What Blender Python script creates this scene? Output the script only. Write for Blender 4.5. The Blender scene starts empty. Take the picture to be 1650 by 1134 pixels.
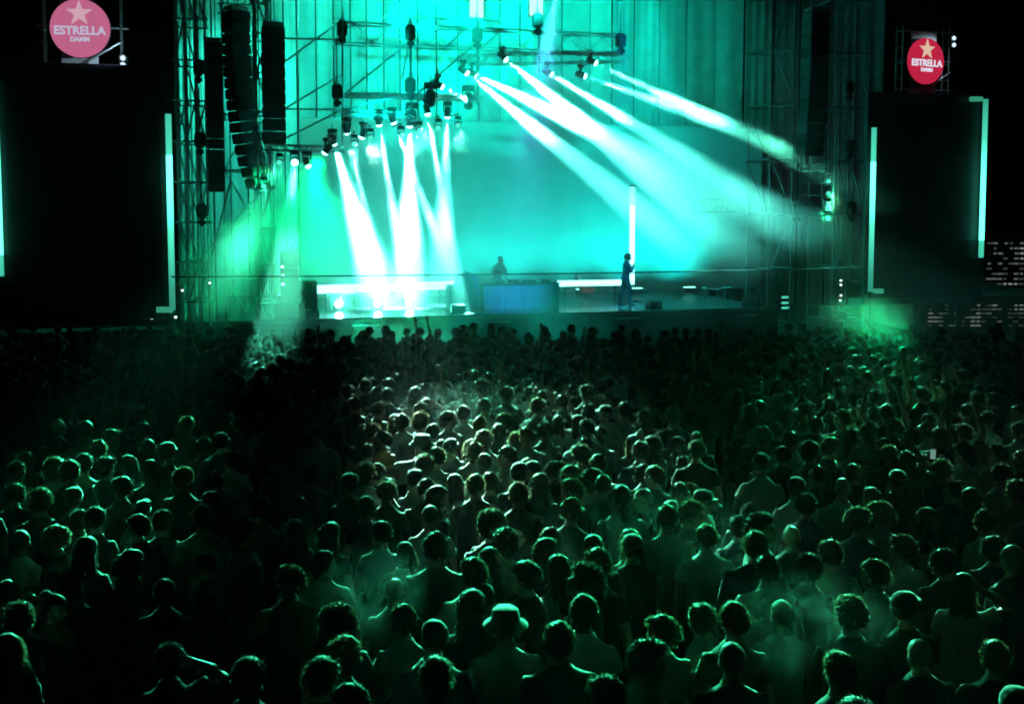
import bpy, bmesh, math, random
from mathutils import Vector, Matrix, noise, Euler

R = math.radians
scene = bpy.context.scene
COL = scene.collection

# ------------------------------------------------------------------ camera
W0, H0, FPX = 1650.0, 1134.0, 1735.0
PITCH, SHIFT, CAMZ = R(4.0), -0.0612, 4.45
cam_data = bpy.data.cameras.new('camera')
cam_data.sensor_width = 36.0
cam_data.lens = 36.0 * FPX / W0
cam_data.shift_y = SHIFT
cam_data.clip_start = 0.1
cam_data.clip_end = 2000.0
cam = bpy.data.objects.new('camera', cam_data)
COL.objects.link(cam)
cam.location = (0, 0, CAMZ)
cam.rotation_euler = (math.pi / 2 - PITCH, 0, 0)
scene.camera = cam

# ------------------------------------------------------------------ world (night sky)
world = bpy.data.worlds.new('World')
scene.world = world
world.use_nodes = True
wn = world.node_tree.nodes
bg = wn['Background']
sky = wn.new('ShaderNodeTexSky')
sky.sky_type = 'NISHITA'
sky.sun_disc = False
sky.sun_elevation = R(-8)
sky.sun_rotation = R(200)
world.node_tree.links.new(sky.outputs[0], bg.inputs[0])
bg.inputs[1].default_value = 0.02

# ------------------------------------------------------------------ exposure and sampling
vs = scene.view_settings
vs.view_transform = 'Standard'
vs.look = 'None'
vs.exposure = 0.0
vs.gamma = 1.0
cy = scene.cycles
cy.use_denoising = True
try:
    cy.denoiser = 'OPENIMAGEDENOISE'
except Exception:
    pass
cy.max_bounces = 2
cy.diffuse_bounces = 1
cy.glossy_bounces = 1
cy.transmission_bounces = 1
cy.transparent_max_bounces = 4
cy.volume_bounces = 1
cy.volume_step_rate = 1.5
cy.volume_max_steps = 48
cy.caustics_reflective = False
cy.caustics_refractive = False
cy.sample_clamp_indirect = 4.0
cy.use_light_tree = True
cy.use_adaptive_sampling = True
cy.adaptive_threshold = 0.1
cy.filter_width = 1.9

# ------------------------------------------------------------------ pixel -> place
FWD = Vector((0, math.cos(PITCH), -math.sin(PITCH)))
UP = Vector((0, math.sin(PITCH), math.cos(PITCH)))
RIGHT = Vector((1, 0, 0))
EYE = Vector((0, 0, CAMZ))
def ray(px, py):
    return RIGHT * ((px - 825) / FPX) + UP * ((567 - py) / FPX + SHIFT * W0 / FPX) + FWD
def on_height(px, py, z):
    d = ray(px, py)
    return EYE + d * ((z - CAMZ) / d.z)
def on_depth(px, py, y):
    d = ray(px, py)
    return EYE + d * (y / d.y)
def project(p):
    q = Vector(p) - EYE
    f = q.dot(FWD)
    return (825 + FPX * q.x / f, 567 - FPX * (q.dot(UP) / f - SHIFT * W0 / FPX))
ANG = R(15)
SU = Vector((math.cos(ANG), math.sin(ANG), 0))       # along the stage front, to the right
SV = Vector((-math.sin(ANG), math.cos(ANG), 0))      # into the stage
S0 = Vector((0.3, 34.0, 0))
DECK = 1.3
def ST(u, v, z):
    return S0 + SU * u + SV * v + Vector((0, 0, z))
def on_v(px, py, v):                                   # hits the vertical plane v metres behind the stage front
    d = ray(px, py)
    t = (v - (EYE - S0).dot(SV)) / d.dot(SV)
    return EYE + d * t
def uvz(p):
    q = Vector(p) - S0
    return q.dot(SU), q.dot(SV), p[2]
ROTZ = Matrix.Rotation(ANG, 4, 'Z')

# ------------------------------------------------------------------ materials
def principled(name, col, rough=0.6, metal=0.0, noise_scale=0, noise_amt=0.25, bump=0.0, spec=0.5, wave=None, sheen=0.0):
    m = bpy.data.materials.new(name)
    m.use_nodes = True
    nt = m.node_tree
    b = nt.nodes['Principled BSDF']
    b.inputs['Base Color'].default_value = (*col, 1)
    b.inputs['Roughness'].default_value = rough
    b.inputs['Metallic'].default_value = metal
    b.inputs['Specular IOR Level'].default_value = spec
    if sheen:
        b.inputs['Sheen Weight'].default_value = sheen
    if noise_scale:
        tc = nt.nodes.new('ShaderNodeTexCoord')
        n = nt.nodes.new('ShaderNodeTexNoise')
        n.inputs['Scale'].default_value = noise_scale
        n.inputs['Detail'].default_value = 4
        nt.links.new(tc.outputs['Object'], n.inputs['Vector'])
        r = nt.nodes.new('ShaderNodeValToRGB')
        r.color_ramp.elements[0].position = 0.3
        r.color_ramp.elements[1].position = 0.7
        r.color_ramp.elements[0].color = (*[c * (1 - noise_amt) for c in col], 1)
        r.color_ramp.elements[1].color = (*[min(1, c * (1 + noise_amt)) for c in col], 1)
        nt.links.new(n.outputs['Fac'], r.inputs['Fac'])
        nt.links.new(r.outputs['Color'], b.inputs['Base Color'])
        if bump:
            bp = nt.nodes.new('ShaderNodeBump')
            bp.inputs['Strength'].default_value = bump
            bp.inputs['Distance'].default_value = 0.02
            nt.links.new(n.outputs['Fac'], bp.inputs['Height'])
            nt.links.new(bp.outputs['Normal'], b.inputs['Normal'])
    if wave:
        tc = nt.nodes.new('ShaderNodeTexCoord')
        w = nt.nodes.new('ShaderNodeTexWave')
        w.bands_direction = 'X'
        w.inputs['Scale'].default_value = wave[0]
        nt.links.new(tc.outputs['Object'], w.inputs['Vector'])
        r = nt.nodes.new('ShaderNodeValToRGB')
        r.color_ramp.elements[0].color = (*col, 1)
        r.color_ramp.elements[1].color = (*wave[1], 1)
        nt.links.new(w.outputs['Fac'], r.inputs['Fac'])
        nt.links.new(r.outputs['Color'], b.inputs['Base Color'])
    return m
def emitter(name, col, strength, stops=None):
    """stops: [(pos, strength)] along the object's own Z (0..1)"""
    m = bpy.data.materials.new(name)
    m.use_nodes = True
    nt = m.node_tree
    nt.nodes.remove(nt.nodes['Principled BSDF'])
    e = nt.nodes.new('ShaderNodeEmission')
    e.inputs['Color'].default_value = (*col, 1)
    e.inputs['Strength'].default_value = strength
    nt.links.new(e.outputs[0], nt.nodes['Material Output'].inputs['Surface'])
    if stops:
        tc = nt.nodes.new('ShaderNodeTexCoord')
        s = nt.nodes.new('ShaderNodeSeparateXYZ')
        nt.links.new(tc.outputs['Object'], s.inputs[0])
        r = nt.nodes.new('ShaderNodeValToRGB')
        cr = r.color_ramp
        while len(cr.elements) < len(stops):
            cr.elements.new(0.5)
        for el, (p, v) in zip(cr.elements, stops):
            el.position = p
            el.color = (v, v, v, 1)
        nt.links.new(s.outputs['Z'], r.inputs['Fac'])
        mu = nt.nodes.new('ShaderNodeMath')
        mu.operation = 'MULTIPLY'
        mu.inputs[1].default_value = strength
        nt.links.new(r.outputs['Color'], mu.inputs[0])
        nt.links.new(mu.outputs[0], e.inputs['Strength'])
    return m

M = {}
M['asphalt'] = principled('asphalt', (0.05, 0.05, 0.052), 0.9, noise_scale=6, bump=0.4)
M['steel'] = principled('galvanised_steel', (0.36, 0.38, 0.39), 0.38, 0.85, noise_scale=14)
M['alu'] = principled('truss_aluminium', (0.55, 0.57, 0.58), 0.3, 0.9, noise_scale=20)
M['black'] = principled('black_housing', (0.018, 0.018, 0.02), 0.45, noise_scale=25)
M['cabinet'] = principled('speaker_paint', (0.014, 0.014, 0.016), 0.6, noise_scale=60, bump=0.2)
M['grille'] = principled('speaker_grille', (0.03, 0.03, 0.032), 0.5, 0.4, noise_scale=90, bump=0.5)
M['blackcloth'] = principled('black_cloth', (0.012, 0.012, 0.013), 0.95, noise_scale=9, bump=0.3)
M['deck'] = principled('stage_deck', (0.11, 0.115, 0.12), 0.24, noise_scale=3, noise_amt=0.3, spec=0.8)
M['screen'] = principled('led_screen_off', (0.006, 0.006, 0.007), 0.5, noise_scale=30)
M['cable'] = principled('rubber_cable', (0.008, 0.008, 0.008), 0.7)
M['haze_cloth'] = principled('haze_cloth_fabric', (0.62, 0.64, 0.64), 0.9, noise_scale=1.2, noise_amt=0.08)
M['concrete'] = principled('concrete', (0.28, 0.28, 0.27), 0.85, noise_scale=2, bump=0.2)
M['signcloth'] = principled('sign_banner_cloth', (0.5, 0.52, 0.5), 0.9, noise_scale=3)
M['redvinyl'] = principled('red_plastic', (0.55, 0.05, 0.05), 0.5, noise_scale=8)
M['white'] = principled('white_paint', (0.75, 0.76, 0.76), 0.5, noise_scale=8, noise_amt=0.08)
STRIPS = []
for i, c in enumerate([(0.55, 0.57, 0.56), (0.40, 0.42, 0.42), (0.62, 0.63, 0.60), (0.30, 0.32, 0.32), (0.48, 0.50, 0.46)]):
    STRIPS.append(principled('drape_cloth_%d' % i, c, 0.85, noise_scale=1.6, noise_amt=0.16, bump=0.15))
SKIN = [principled('skin_%d' % i, c, 0.45, noise_scale=12, noise_amt=0.12) for i, c in enumerate([(0.42, 0.25, 0.18), (0.32, 0.18, 0.12), (0.50, 0.31, 0.23), (0.12, 0.065, 0.04)])]
HAIRM = [principled('hair_%d' % i, c, 0.55, noise_scale=40, noise_amt=0.4, spec=0.4, sheen=0.35) for i, c in enumerate([(0.03, 0.024, 0.02), (0.06, 0.04, 0.025), (0.11, 0.07, 0.04), (0.15, 0.11, 0.075)])]
for m_ in HAIRM:                                        # strands let the back light through
    nt_ = m_.node_tree
    pb_ = nt_.nodes['Principled BSDF']
    tr_ = nt_.nodes.new('ShaderNodeBsdfTranslucent')
    mx_ = nt_.nodes.new('ShaderNodeMixShader')
    mx_.inputs[0].default_value = 0.4
    src_ = pb_.inputs['Base Color'].links[0].from_socket
    hs_ = nt_.nodes.new('ShaderNodeHueSaturation')
    hs_.inputs['Value'].default_value = 2.5
    nt_.links.new(src_, hs_.inputs['Color'])
    nt_.links.new(hs_.outputs[0], tr_.inputs['Color'])
    nt_.links.new(pb_.outputs[0], mx_.inputs[1])
    nt_.links.new(tr_.outputs[0], mx_.inputs[2])
    nt_.links.new(mx_.outputs[0], nt_.nodes['Material Output'].inputs['Surface'])
CLOTH = {
    'black': principled('cloth_black', (0.012, 0.012, 0.014), 0.9, noise_scale=8, bump=0.3, sheen=0.5),
    'charcoal': principled('cloth_charcoal', (0.035, 0.036, 0.04), 0.9, noise_scale=8, bump=0.3, sheen=0.5),
    'navy': principled('cloth_navy', (0.015, 0.02, 0.05), 0.9, noise_scale=8, bump=0.3, sheen=0.5),
    'olive': principled('cloth_olive', (0.07, 0.075, 0.035), 0.9, noise_scale=8, bump=0.3, sheen=0.5),
    'grey': principled('cloth_grey', (0.22, 0.22, 0.22), 0.9, noise_scale=8, bump=0.3, sheen=0.5),
    'white': principled('cloth_white', (0.72, 0.72, 0.70), 0.9, noise_scale=8, noise_amt=0.06, bump=0.3, sheen=0.5),
    'pale': principled('cloth_pale', (0.45, 0.46, 0.42), 0.9, noise_scale=8, noise_amt=0.08, bump=0.3, sheen=0.5),
    'orange': principled('cloth_orange', (0.55, 0.25, 0.08), 0.9, noise_scale=8, bump=0.3, sheen=0.5),
    'striped': principled('cloth_striped', (0.55, 0.55, 0.52), 0.9, wave=(14, (0.06, 0.07, 0.08))),
}
DENIM = [principled('denim_%d' % i, c, 0.9, noise_scale=30, bump=0.3) for i, c in enumerate([(0.02, 0.025, 0.045), (0.012, 0.012, 0.013), (0.10, 0.09, 0.07)])]
LENS = emitter('lamp_lens', (0.30, 1.0, 0.86), 14)
LENSLOW = emitter('lamp_lens_low', (0.1, 1.0, 0.75), 0.9)
LENSDIM = emitter('lamp_lens_dim', (0.2, 1.0, 0.6), 6)
TUBE = emitter('led_tube_white', (0.24, 1.0, 0.96), 5)
LED_DOT = emitter('status_led', (0.7, 1.0, 0.9), 3)

# ------------------------------------------------------------------ mesh helpers
class MB:
    def __init__(s):
        s.v, s.f = [], []
    def add(s, vs_, fs_):
        o = len(s.v)
        s.v += [tuple(p) for p in vs_]
        s.f += [tuple(i + o for i in f) for f in fs_]
    def box(s, c, size, mat=None):
        x, y, z = [k / 2 for k in size]
        ps = [Vector((a * x, b * y, d * z)) for a in (-1, 1) for b in (-1, 1) for d in (-1, 1)]
        if mat:
            ps = [mat @ p for p in ps]
        s.add([p + Vector(c) for p in ps], [(0, 1, 3, 2), (4, 6, 7, 5), (0, 4, 5, 1), (2, 3, 7, 6), (0, 2, 6, 4), (1, 5, 7, 3)])
    def prism(s, poly, y0, y1):                        # poly in x,z extruded along y
        n = len(poly)
        s.add([(x, y0, z) for x, z in poly] + [(x, y1, z) for x, z in poly],
              [tuple(range(n)), tuple(range(2 * n - 1, n - 1, -1))] + [(i, i + n, (i + 1) % n + n, (i + 1) % n) for i in range(n)])
    def loft(s, rings, n=14, up=None):
        """rings: (centre, rx, ry[, axis]) swept; ring x axis kept near world X"""
        pts = [Vector(r[0]) for r in rings]
        vs_, fs_ = [], []
        for i, r in enumerate(rings):
            t = (pts[min(i + 1, len(pts) - 1)] - pts[max(i - 1, 0)]).normalized()
            ref = Vector((1, 0, 0)) if abs(t.x) < 0.8 else Vector((0, 1, 0))
            if up is not None:
                ref = Vector(up)
            a = (ref - t * ref.dot(t)).normalized()
            b = t.cross(a)
            for k in range(n):
                an = 2 * math.pi * k / n
                vs_.append(pts[i] + a * (math.cos(an) * r[1]) + b * (math.sin(an) * r[2]))
        m = len(rings)
        for i in range(m - 1):
            for k in range(n):
                k2 = (k + 1) % n
                fs_.append((i * n + k, i * n + k2, (i + 1) * n + k2, (i + 1) * n + k))
        fs_.append(tuple(range(n - 1, -1, -1)))
        fs_.append(tuple((m - 1) * n + k for k in range(n)))
        s.add(vs_, fs_)
    def ellipsoid(s, c, r, mat=None, seg=16, rings=10):
        vs_, fs_ = [(0, 0, r[2])], []
        for i in range(1, rings):
            th = math.pi * i / rings
            for k in range(seg):
                ph = 2 * math.pi * k / seg
                vs_.append((r[0] * math.sin(th) * math.cos(ph), r[1] * math.sin(th) * math.sin(ph), r[2] * math.cos(th)))
        vs_.append((0, 0, -r[2]))
        last = len(vs_) - 1
        for k in range(seg):
            k2 = (k + 1) % seg
            fs_.append((0, 1 + k, 1 + k2))
            for i in range(rings - 2):
                a = 1 + i * seg
                fs_.append((a + k, a + seg + k, a + seg + k2, a + k2))
            a = 1 + (rings - 2) * seg
            fs_.append((a + k, last, a + k2))
        ps = [Vector(p) for p in vs_]
        if mat:
            ps = [mat @ p for p in ps]
        s.add([p + Vector(c) for p in ps], fs_)
    def mesh(s, name, smooth=False):
        me = bpy.data.meshes.new(name)
        me.from_pydata(s.v, [], s.f)
        me.update()
        if smooth:
            me.polygons.foreach_set('use_smooth', [True] * len(me.polygons))
        return me

PMAT = {}
def put(name, me, mat, parent=None, world=None, tint=True):
    """links a mesh as one object; `world` is its world matrix"""
    o = bpy.data.objects.new(name, me)
    COL.objects.link(o)
    if mat is not None:
        if len(me.materials) == 0:
            me.materials.append(mat)
        elif me.materials[0] != mat:
            o.material_slots[0].link = 'OBJECT'
            o.material_slots[0].material = mat
    w = world if world is not None else Matrix.Identity(4)
    if parent is not None:
        o.parent = parent
        o.matrix_parent_inverse = PMAT[parent.name].inverted()
    o.matrix_basis = w
    PMAT[o.name] = w.copy()
    return o
def tag(o, label=None, cat=None, group=None, kind=None):
    if label: o['label'] = label
    if cat: o['category'] = cat
    if group: o['group'] = group
    if kind: o['kind'] = kind
    return o
def thing(name, label, cat, loc, rot=None, group=None):
    o = bpy.data.objects.new(name, None)
    o.empty_display_size = 0.3
    COL.objects.link(o)
    m = Matrix.Translation(loc) @ (rot if rot is not None else Matrix.Identity(4))
    o.matrix_basis = m
    PMAT[o.name] = m.copy()
    return tag(o, label, cat, group)

_t = MB(); _t.loft([((0, 0, 0), 1, 1), ((0, 0, 1), 1, 1)], 10)
PIPE = _t.mesh('pipe', True)
for p in PIPE.polygons:
    if len(p.vertices) > 4: p.use_smooth = False
def bevel_box(size, bev=0.012, seg=2):
    bm = bmesh.new()
    bmesh.ops.create_cube(bm, size=1)
    bmesh.ops.scale(bm, vec=size, verts=bm.verts)
    bmesh.ops.bevel(bm, geom=bm.edges[:], offset=min(bev, min(size) * 0.3), segments=seg, affect='EDGES')
    me = bpy.data.meshes.new('box')
    bm.to_mesh(me); bm.free()
    return me
_bb = {}
def bbox_mesh(size, bev=0.012, key=''):
    k = (tuple(round(s, 3) for s in size), bev, key)
    if k not in _bb:
        _bb[k] = bevel_box(size, bev)
    return _bb[k]
def look(p0, p1):
    d = (Vector(p1) - Vector(p0))
    return d.to_track_quat('Z', 'Y').to_matrix().to_4x4()
_pm = {}
def pipe(name, p0, p1, r, mat, parent):
    d = Vector(p1) - Vector(p0)
    w = Matrix.Translation(p0) @ look(p0, p1) @ Matrix.Diagonal((r, r, d.length, 1))
    if mat.name not in _pm:
        _pm[mat.name] = PIPE.copy()
    return put(name, _pm[mat.name], mat, parent, w)
def box(name, c, size, mat, parent=None, rot=None, bev=0.012):
    w = Matrix.Translation(c) @ (rot if rot is not None else ROTZ)
    return put(name, bbox_mesh(size, bev, mat.name), mat, parent, w)

# ================================================================== THE SETTING
g = MB()
N = 40
for i in range(N + 1):
    for j in range(N + 1):
        g.v.append((-200 + 400 * i / N, -60 + 300 * j / N, 0))
g.f = [(i * (N + 1) + j, (i + 1) * (N + 1) + j, (i + 1) * (N + 1) + j + 1, i * (N + 1) + j + 1) for i in range(N) for j in range(N)]
tag(put('ground', g.mesh('ground'), M['asphalt']), 'dark asphalt ground under the crowd', None, None, 'structure')

# ------------------------------------------------------------------ stage platform
stage = thing('stage_platform', 'raised black concert stage platform with glossy deck', 'stage', ST(0, 5, 0), ROTZ)
nd = 9
for i in range(nd):
    for j in range(5):
        box('deck_panel', ST(-9 + 2 * i + 1, 0.0 + 2 * j + 1, DECK - 0.06), (1.994, 1.994, 0.12), M['deck'], stage, bev=0.006)
for i in range(9):
    box('fascia_panel', ST(-8 + 2 * i, -0.03, 0.60), (1.985, 0.04, 1.18), M['blackcloth'], stage, bev=0.01)
box('understructure', ST(0, 5.1, 0.58), (17.6, 9.6, 1.14), M['blackcloth'], stage)
pipe('edge_rail', ST(-9, -0.03, DECK - 0.02), ST(9, -0.03, DECK - 0.02), 0.025, M['black'], stage)
for i, (px0, px1) in enumerate([(568, 612), (782, 822), (990, 1032), (1190, 1220)]):
    a, b = on_v(px0, 541 - 12 * i, -0.08), on_v(px1, 540 - 12 * i, -0.08)
    a.z = b.z = 1.06
    pipe('fascia_batten', a, b, 0.02, M['alu'], stage)

# ------------------------------------------------------------------ backdrop drapes
def drape(px0, px1, v, z0, z1, mat, label, folds=2.0, amp=0.07, name='backdrop_drape'):
    a, b = on_v(px0, 300, v), on_v(px1, 300, v)
    wdt = (b - a).length - 0.05
    m = MB()
    nx, nz = 16, 10
    ph = random.uniform(0, 6)
    for j in range(nz + 1):
        for i in range(nx + 1):
            t = i / nx
            z = (z1 - z0) * j / nz
            y = amp * math.sin(t * folds * 2 * math.pi + ph) * (1 - 0.5 * j / nz) + 0.03 * noise.noise((t * 3 + ph, z * 0.4, 0))
            m.v.append((wdt * (t - 0.5), y, z))
    for j in range(nz):
        for i in range(nx):
            k = j * (nx + 1) + i
            m.f.append((k, k + 1, k + nx + 2, k + nx + 1))
    nb = len(m.v)
    m.v += [(x, y + 0.02, z) for x, y, z in m.v[:nb]]
    m.f += [tuple(q + nb for q in reversed(f)) for f in m.f[:nx * nz]]
    c = (a + b) / 2
    root = thing(name, label, 'drape', (c.x, c.y, z0), ROTZ, 'tall cloth strips behind the stage')
    put('cloth', m.mesh('cloth', True), mat, root, Matrix.Translation((c.x, c.y, z0)) @ ROTZ)
    pipe('top_batten', ST(uvz(c)[0] - wdt / 2, v, z1 + 0.03), ST(uvz(c)[0] + wdt / 2, v, z1 + 0.03), 0.03, M['alu'], root)
    pipe('bottom_batten', ST(uvz(c)[0] - wdt / 2, v - 0.02, z0 + 0.03), ST(uvz(c)[0] + wdt / 2, v - 0.02, z0 + 0.03), 0.02, M['alu'], root)
    return root
random.seed(4)
edges = [284, 302, 322, 345, 372, 400, 420, 440, 460, 481, 512, 540, 567, 593, 620, 646, 674, 704, 738, 772, 806, 838, 868, 905, 950, 985, 1020, 1060, 1104, 1150, 1196, 1240, 1285, 1330, 1375, 1420]
ordn = ['first', 'second', 'third', 'fourth', 'fifth', 'sixth', 'seventh', 'eighth', 'ninth', 'tenth', 'eleventh', 'twelfth', 'thirteenth', 'fourteenth', 'fifteenth', 'sixteenth', 'seventeenth', 'eighteenth', 'nineteenth', 'twentieth']
def nth(i):
    if i < 20: return ordn[i]
    t, u = divmod(i + 1, 10)
    tens = {2: 'twenty', 3: 'thirty', 4: 'forty', 5: 'fifty'}[t]
    return tens.replace('ty', 'tieth') if u == 0 else tens + '-' + ordn[u - 1]
for i in range(len(edges) - 1):
    drape(edges[i], edges[i + 1], 10.4 + random.uniform(-0.25, 0.25), 0.3, 16, STRIPS[random.randrange(5)],
          'tall pale cloth strip behind the stage, %s from the left screen' % nth(i), random.choice([1, 1.5, 2, 3]), random.uniform(0.02, 0.08))

# smooth cyclorama standing in for the lit haze low behind the performers
m = MB()
ca, cb = on_v(486, 400, 8.4), on_v(1225, 400, 8.4)
cw = (cb - ca).length
for j in range(9):
    for i in range(33):
        m.v.append((cw * (i / 32 - 0.5), 0.05 * math.sin(i * 0.9), 6.7 * j / 8))
m.f = [(j * 33 + i, j * 33 + i + 1, (j + 1) * 33 + i + 1, (j + 1) * 33 + i) for j in range(8) for i in range(32)]
cc = (ca + cb) / 2
haze_cloth = thing('haze_backcloth', 'wide smooth cloth standing in for lit haze behind the performers', 'haze stand-in', (cc.x, cc.y, DECK), ROTZ)
put('cloth', m.mesh('cloth', True), M['haze_cloth'], haze_cloth, Matrix.Translation((cc.x, cc.y, DECK)) @ ROTZ)
uc = uvz(cc)[0]
pipe('top_pipe', ST(uc - cw / 2, 8.42, DECK + 6.72), ST(uc + cw / 2, 8.42, DECK + 6.72), 0.03, M['alu'], haze_cloth)
pipe('bottom_pipe', ST(uc - cw / 2, 8.42, DECK + 0.04), ST(uc + cw / 2, 8.42, DECK + 0.04), 0.03, M['alu'], haze_cloth)

# ------------------------------------------------------------------ scaffold towers
def scaffold(label, pxs, v0, v1, z1, lift, name='scaffold_tower', seed=0, r=0.032):
    random.seed(seed)
    us = [uvz(on_v(p, 300, v0))[0] for p in pxs]
    root = thing(name, label, 'scaffold', ST(us[0], v0, 0), ROTZ)
    for u in us:
        for v in (v0, v1):
            pipe('standard', ST(u, v, 0), ST(u, v, z1), r, M['steel'], root)
            box('base_plate', ST(u, v, 0.02), (0.16, 0.16, 0.03), M['steel'], root, bev=0.004)
    k, z = 0, 0.6
    while z < z1:
        for v in (v0, v1):
            for a, b in zip(us, us[1:]):
                pipe('ledger', ST(a - 0.12, v - 0.06, z), ST(b + 0.12, v - 0.06, z), r * 0.9, M['steel'], root)
        for u in us:
            pipe('transom', ST(u + 0.06, v0 - 0.1, z + 0.05), ST(u + 0.06, v1 + 0.1, z + 0.05), r * 0.9, M['steel'], root)
        for a, b in zip(us, us[1:]):
            if z + lift < z1 and random.random() < 0.75:
                q = (a, b) if k % 2 else (b, a)
                pipe('brace', ST(q[0], v0 - 0.12, z), ST(q[1], v0 - 0.12, z + lift), r * 0.9, M['steel'], root)
            if z + lift < z1 and random.random() < 0.4:
                pipe('brace', ST(b, v1 + 0.1, z), ST(a, v1 + 0.1, z + lift), r * 0.9, M['steel'], root)
        z += lift
        k += 1
    return root
scaffold('scaffold tower between the left screen and the hung loudspeaker column', [287, 302, 318, 334], 1.0, 2.6, 15.5, 1.2, seed=2)
scaffold('scaffold tower left of the stage opening behind the second loudspeaker column', [362, 412], 3.2, 5.0, 15.5, 1.75, seed=5)
scaffold('scaffold tower at the left edge of the stage opening', [416, 436], 0.6, 2.2, 15.5, 1.15, seed=7)
scaffold('scaffold tower at the right edge of the stage opening', [1240, 1276], 1.0, 2.6, 15.5, 1.9, seed=8)
scaffold('scaffold tower close to the right screen with hanging hoists', [1345, 1366, 1392], 1.5, 3.2, 15.5, 1.9, seed=11)

# ------------------------------------------------------------------ trusses
def truss(label, pa, pb, h, depth, n, name='lighting_truss', r=0.025):
    root = thing(name, label, 'truss', pa, ROTZ)
    pa, pb = Vector(pa), Vector(pb)
    off = [Vector((0, 0, 0)), Vector((0, 0, -h)), SV * depth, SV * depth + Vector((0, 0, -h))]
    for o_ in off:
        pipe('chord', pa + o_, pb + o_, r, M['alu'], root)
    for i in range(n):
        a = pa.lerp(pb, i / n); b = pa.lerp(pb, (i + 0.5) / n); c = pa.lerp(pb, (i + 1) / n)
        for s_ in (Vector((0, 0, 0)), SV * depth):
            pipe('brace', a + s_ + Vector((0, 0, -h)), b + s_, r * 0.6, M['alu'], root)
            pipe('brace', b + s_, c + s_ + Vector((0, 0, -h)), r * 0.6, M['alu'], root)
        pipe('brace', a, c + SV * depth, r * 0.6, M['alu'], root)
        pipe('spreader', a + Vector((0, 0, -h)), a + SV * depth + Vector((0, 0, -h)), r * 0.6, M['alu'], root)
    return root
def tp(x0, y0, x1, y1, v):
    return on_v(x0, y0, v), on_v(x1, y1, v)
truss('long aluminium truss high above the stage with hoists', *tp(538, 35, 1006, 56, 1.2), 0.62, 0.6, 8)
truss('short aluminium truss lowest at the left end of the stepped rig', *tp(438, 233, 556, 237, 0.6), 0.16, 0.5, 4)
truss('aluminium truss with bright lower edge just above the leftmost beam cluster', *tp(554, 178, 668, 182, 0.9), 0.14, 0.5, 4)
truss('aluminium truss under the two middle hoists', *tp(556, 149, 778, 155, 1.6), 0.12, 0.5, 7)
truss('aluminium truss behind the long high truss', *tp(620, 25, 810, 32, 5.0), 0.35, 0.4, 7)
truss('faint aluminium truss at the right side of the stage under the green beam', *tp(1113, 322, 1186, 320, 4.0), 0.5, 0.5, 4)
truss('aluminium truss carrying the right row of beam lamps', *tp(745, 88, 1010, 84, 2.0), 0.3, 0.5, 9)

def rod(x0, y0, x1, y1, v0, v1, label, r=0.03, name='rigging_pole'):
    o = pipe(name, on_v(x0, y0, v0), on_v(x1, y1, v1), r, M['steel'], None)
    tag(o, label, 'pole', 'sloping and upright poles of the stage rig')
for a in [
    (440, 233, 546, 180, 0.5, 0.8, 'steel pole sloping up from the lowest truss to the foot of the first hoist drop'),
    (546, 178, 668, 151, 0.8, 1.3, 'steel pole sloping gently from the first hoist drop to the second'),
    (560, 148, 657, 70, 1.3, 1.2, 'steel pole sloping up to the second hoist from the left'),
    (671, 152, 765, 72, 1.3, 1.2, 'steel pole sloping up to the third hoist from the left'),
    (448, 108, 546, 36, 0.9, 1.2, 'steel pole sloping up to the first hoist from the left'),
    (404, 208, 552, 120, 0.7, 1.0, 'long steel pole crossing the dark loudspeaker column on a slope'),
    (552, 12, 552, 236, 0.75, 0.75, 'upright steel pole under the first hoist from the left'),
    (662, 18, 663, 180, 1.05, 1.05, 'upright steel pole under the second hoist from the left'),
    (768, 24, 769, 170, 1.15, 1.15, 'upright steel pole under the third hoist from the left'),
    (481, 0, 481, 240, 4.5, 4.5, 'thin upright pole left of the first hoist in front of the cloth strips'),
    (440, 62, 548, 64, 1.0, 1.0, 'level pole joining the dark loudspeaker column to the first hoist'),
    (460, 176, 545, 177, 1.0, 1.0, 'level pole behind the lower sloping poles left of the first hoist'),
    (428, 290, 440, 250, 0.4, 0.4, 'short bright sloping pole under the left end of the lowest truss'),
    (338, 425, 372, 290, 0.2, 0.8, 'bent dark pole hanging below the left loudspeaker column'),
    (275, 470, 432, 296, 0.6, 1.2, 'long raking pole propping the left scaffold'),
    (658, 75, 648, 128, 1.1, 1.4, 'short thin pole leaning beside the second hoist'),
]:
    rod(*a)

def hoist(px, py, v, label, w=0.31, h=0.46):
    c = on_v(px, py, v)
    root = thing('chain_hoist', label, 'hoist', c, ROTZ, 'black chain hoists of the rig')
    box('motor_body', c, (w, 0.3, h), M['black'], root, bev=0.05)
    box('chain_bag', c + Vector((0, 0, -h * 0.75)) - SV * 0.05, (w * 0.7, 0.26, h * 0.5), M['blackcloth'], root, bev=0.06)
    pipe('chain', c + Vector((0, 0, h / 2)), c + Vector((0, 0, h / 2 + 1.3)), 0.018, M['black'], root)
    m_ = MB()
    for k in range(10):
        a0, a1 = 2 * math.pi * k / 10, 2 * math.pi * (k + 1) / 10
        m_.loft([((0.07 * math.cos(a0), 0, 0.07 * math.sin(a0)), 0.016, 0.016), ((0.07 * math.cos(a1), 0, 0.07 * math.sin(a1)), 0.016, 0.016)], 6)
    put('hook', m_.mesh('hook', True), M['steel'], root, Matrix.Translation(c + Vector((0, 0, h / 2 + 0.06))) @ ROTZ)
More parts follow.
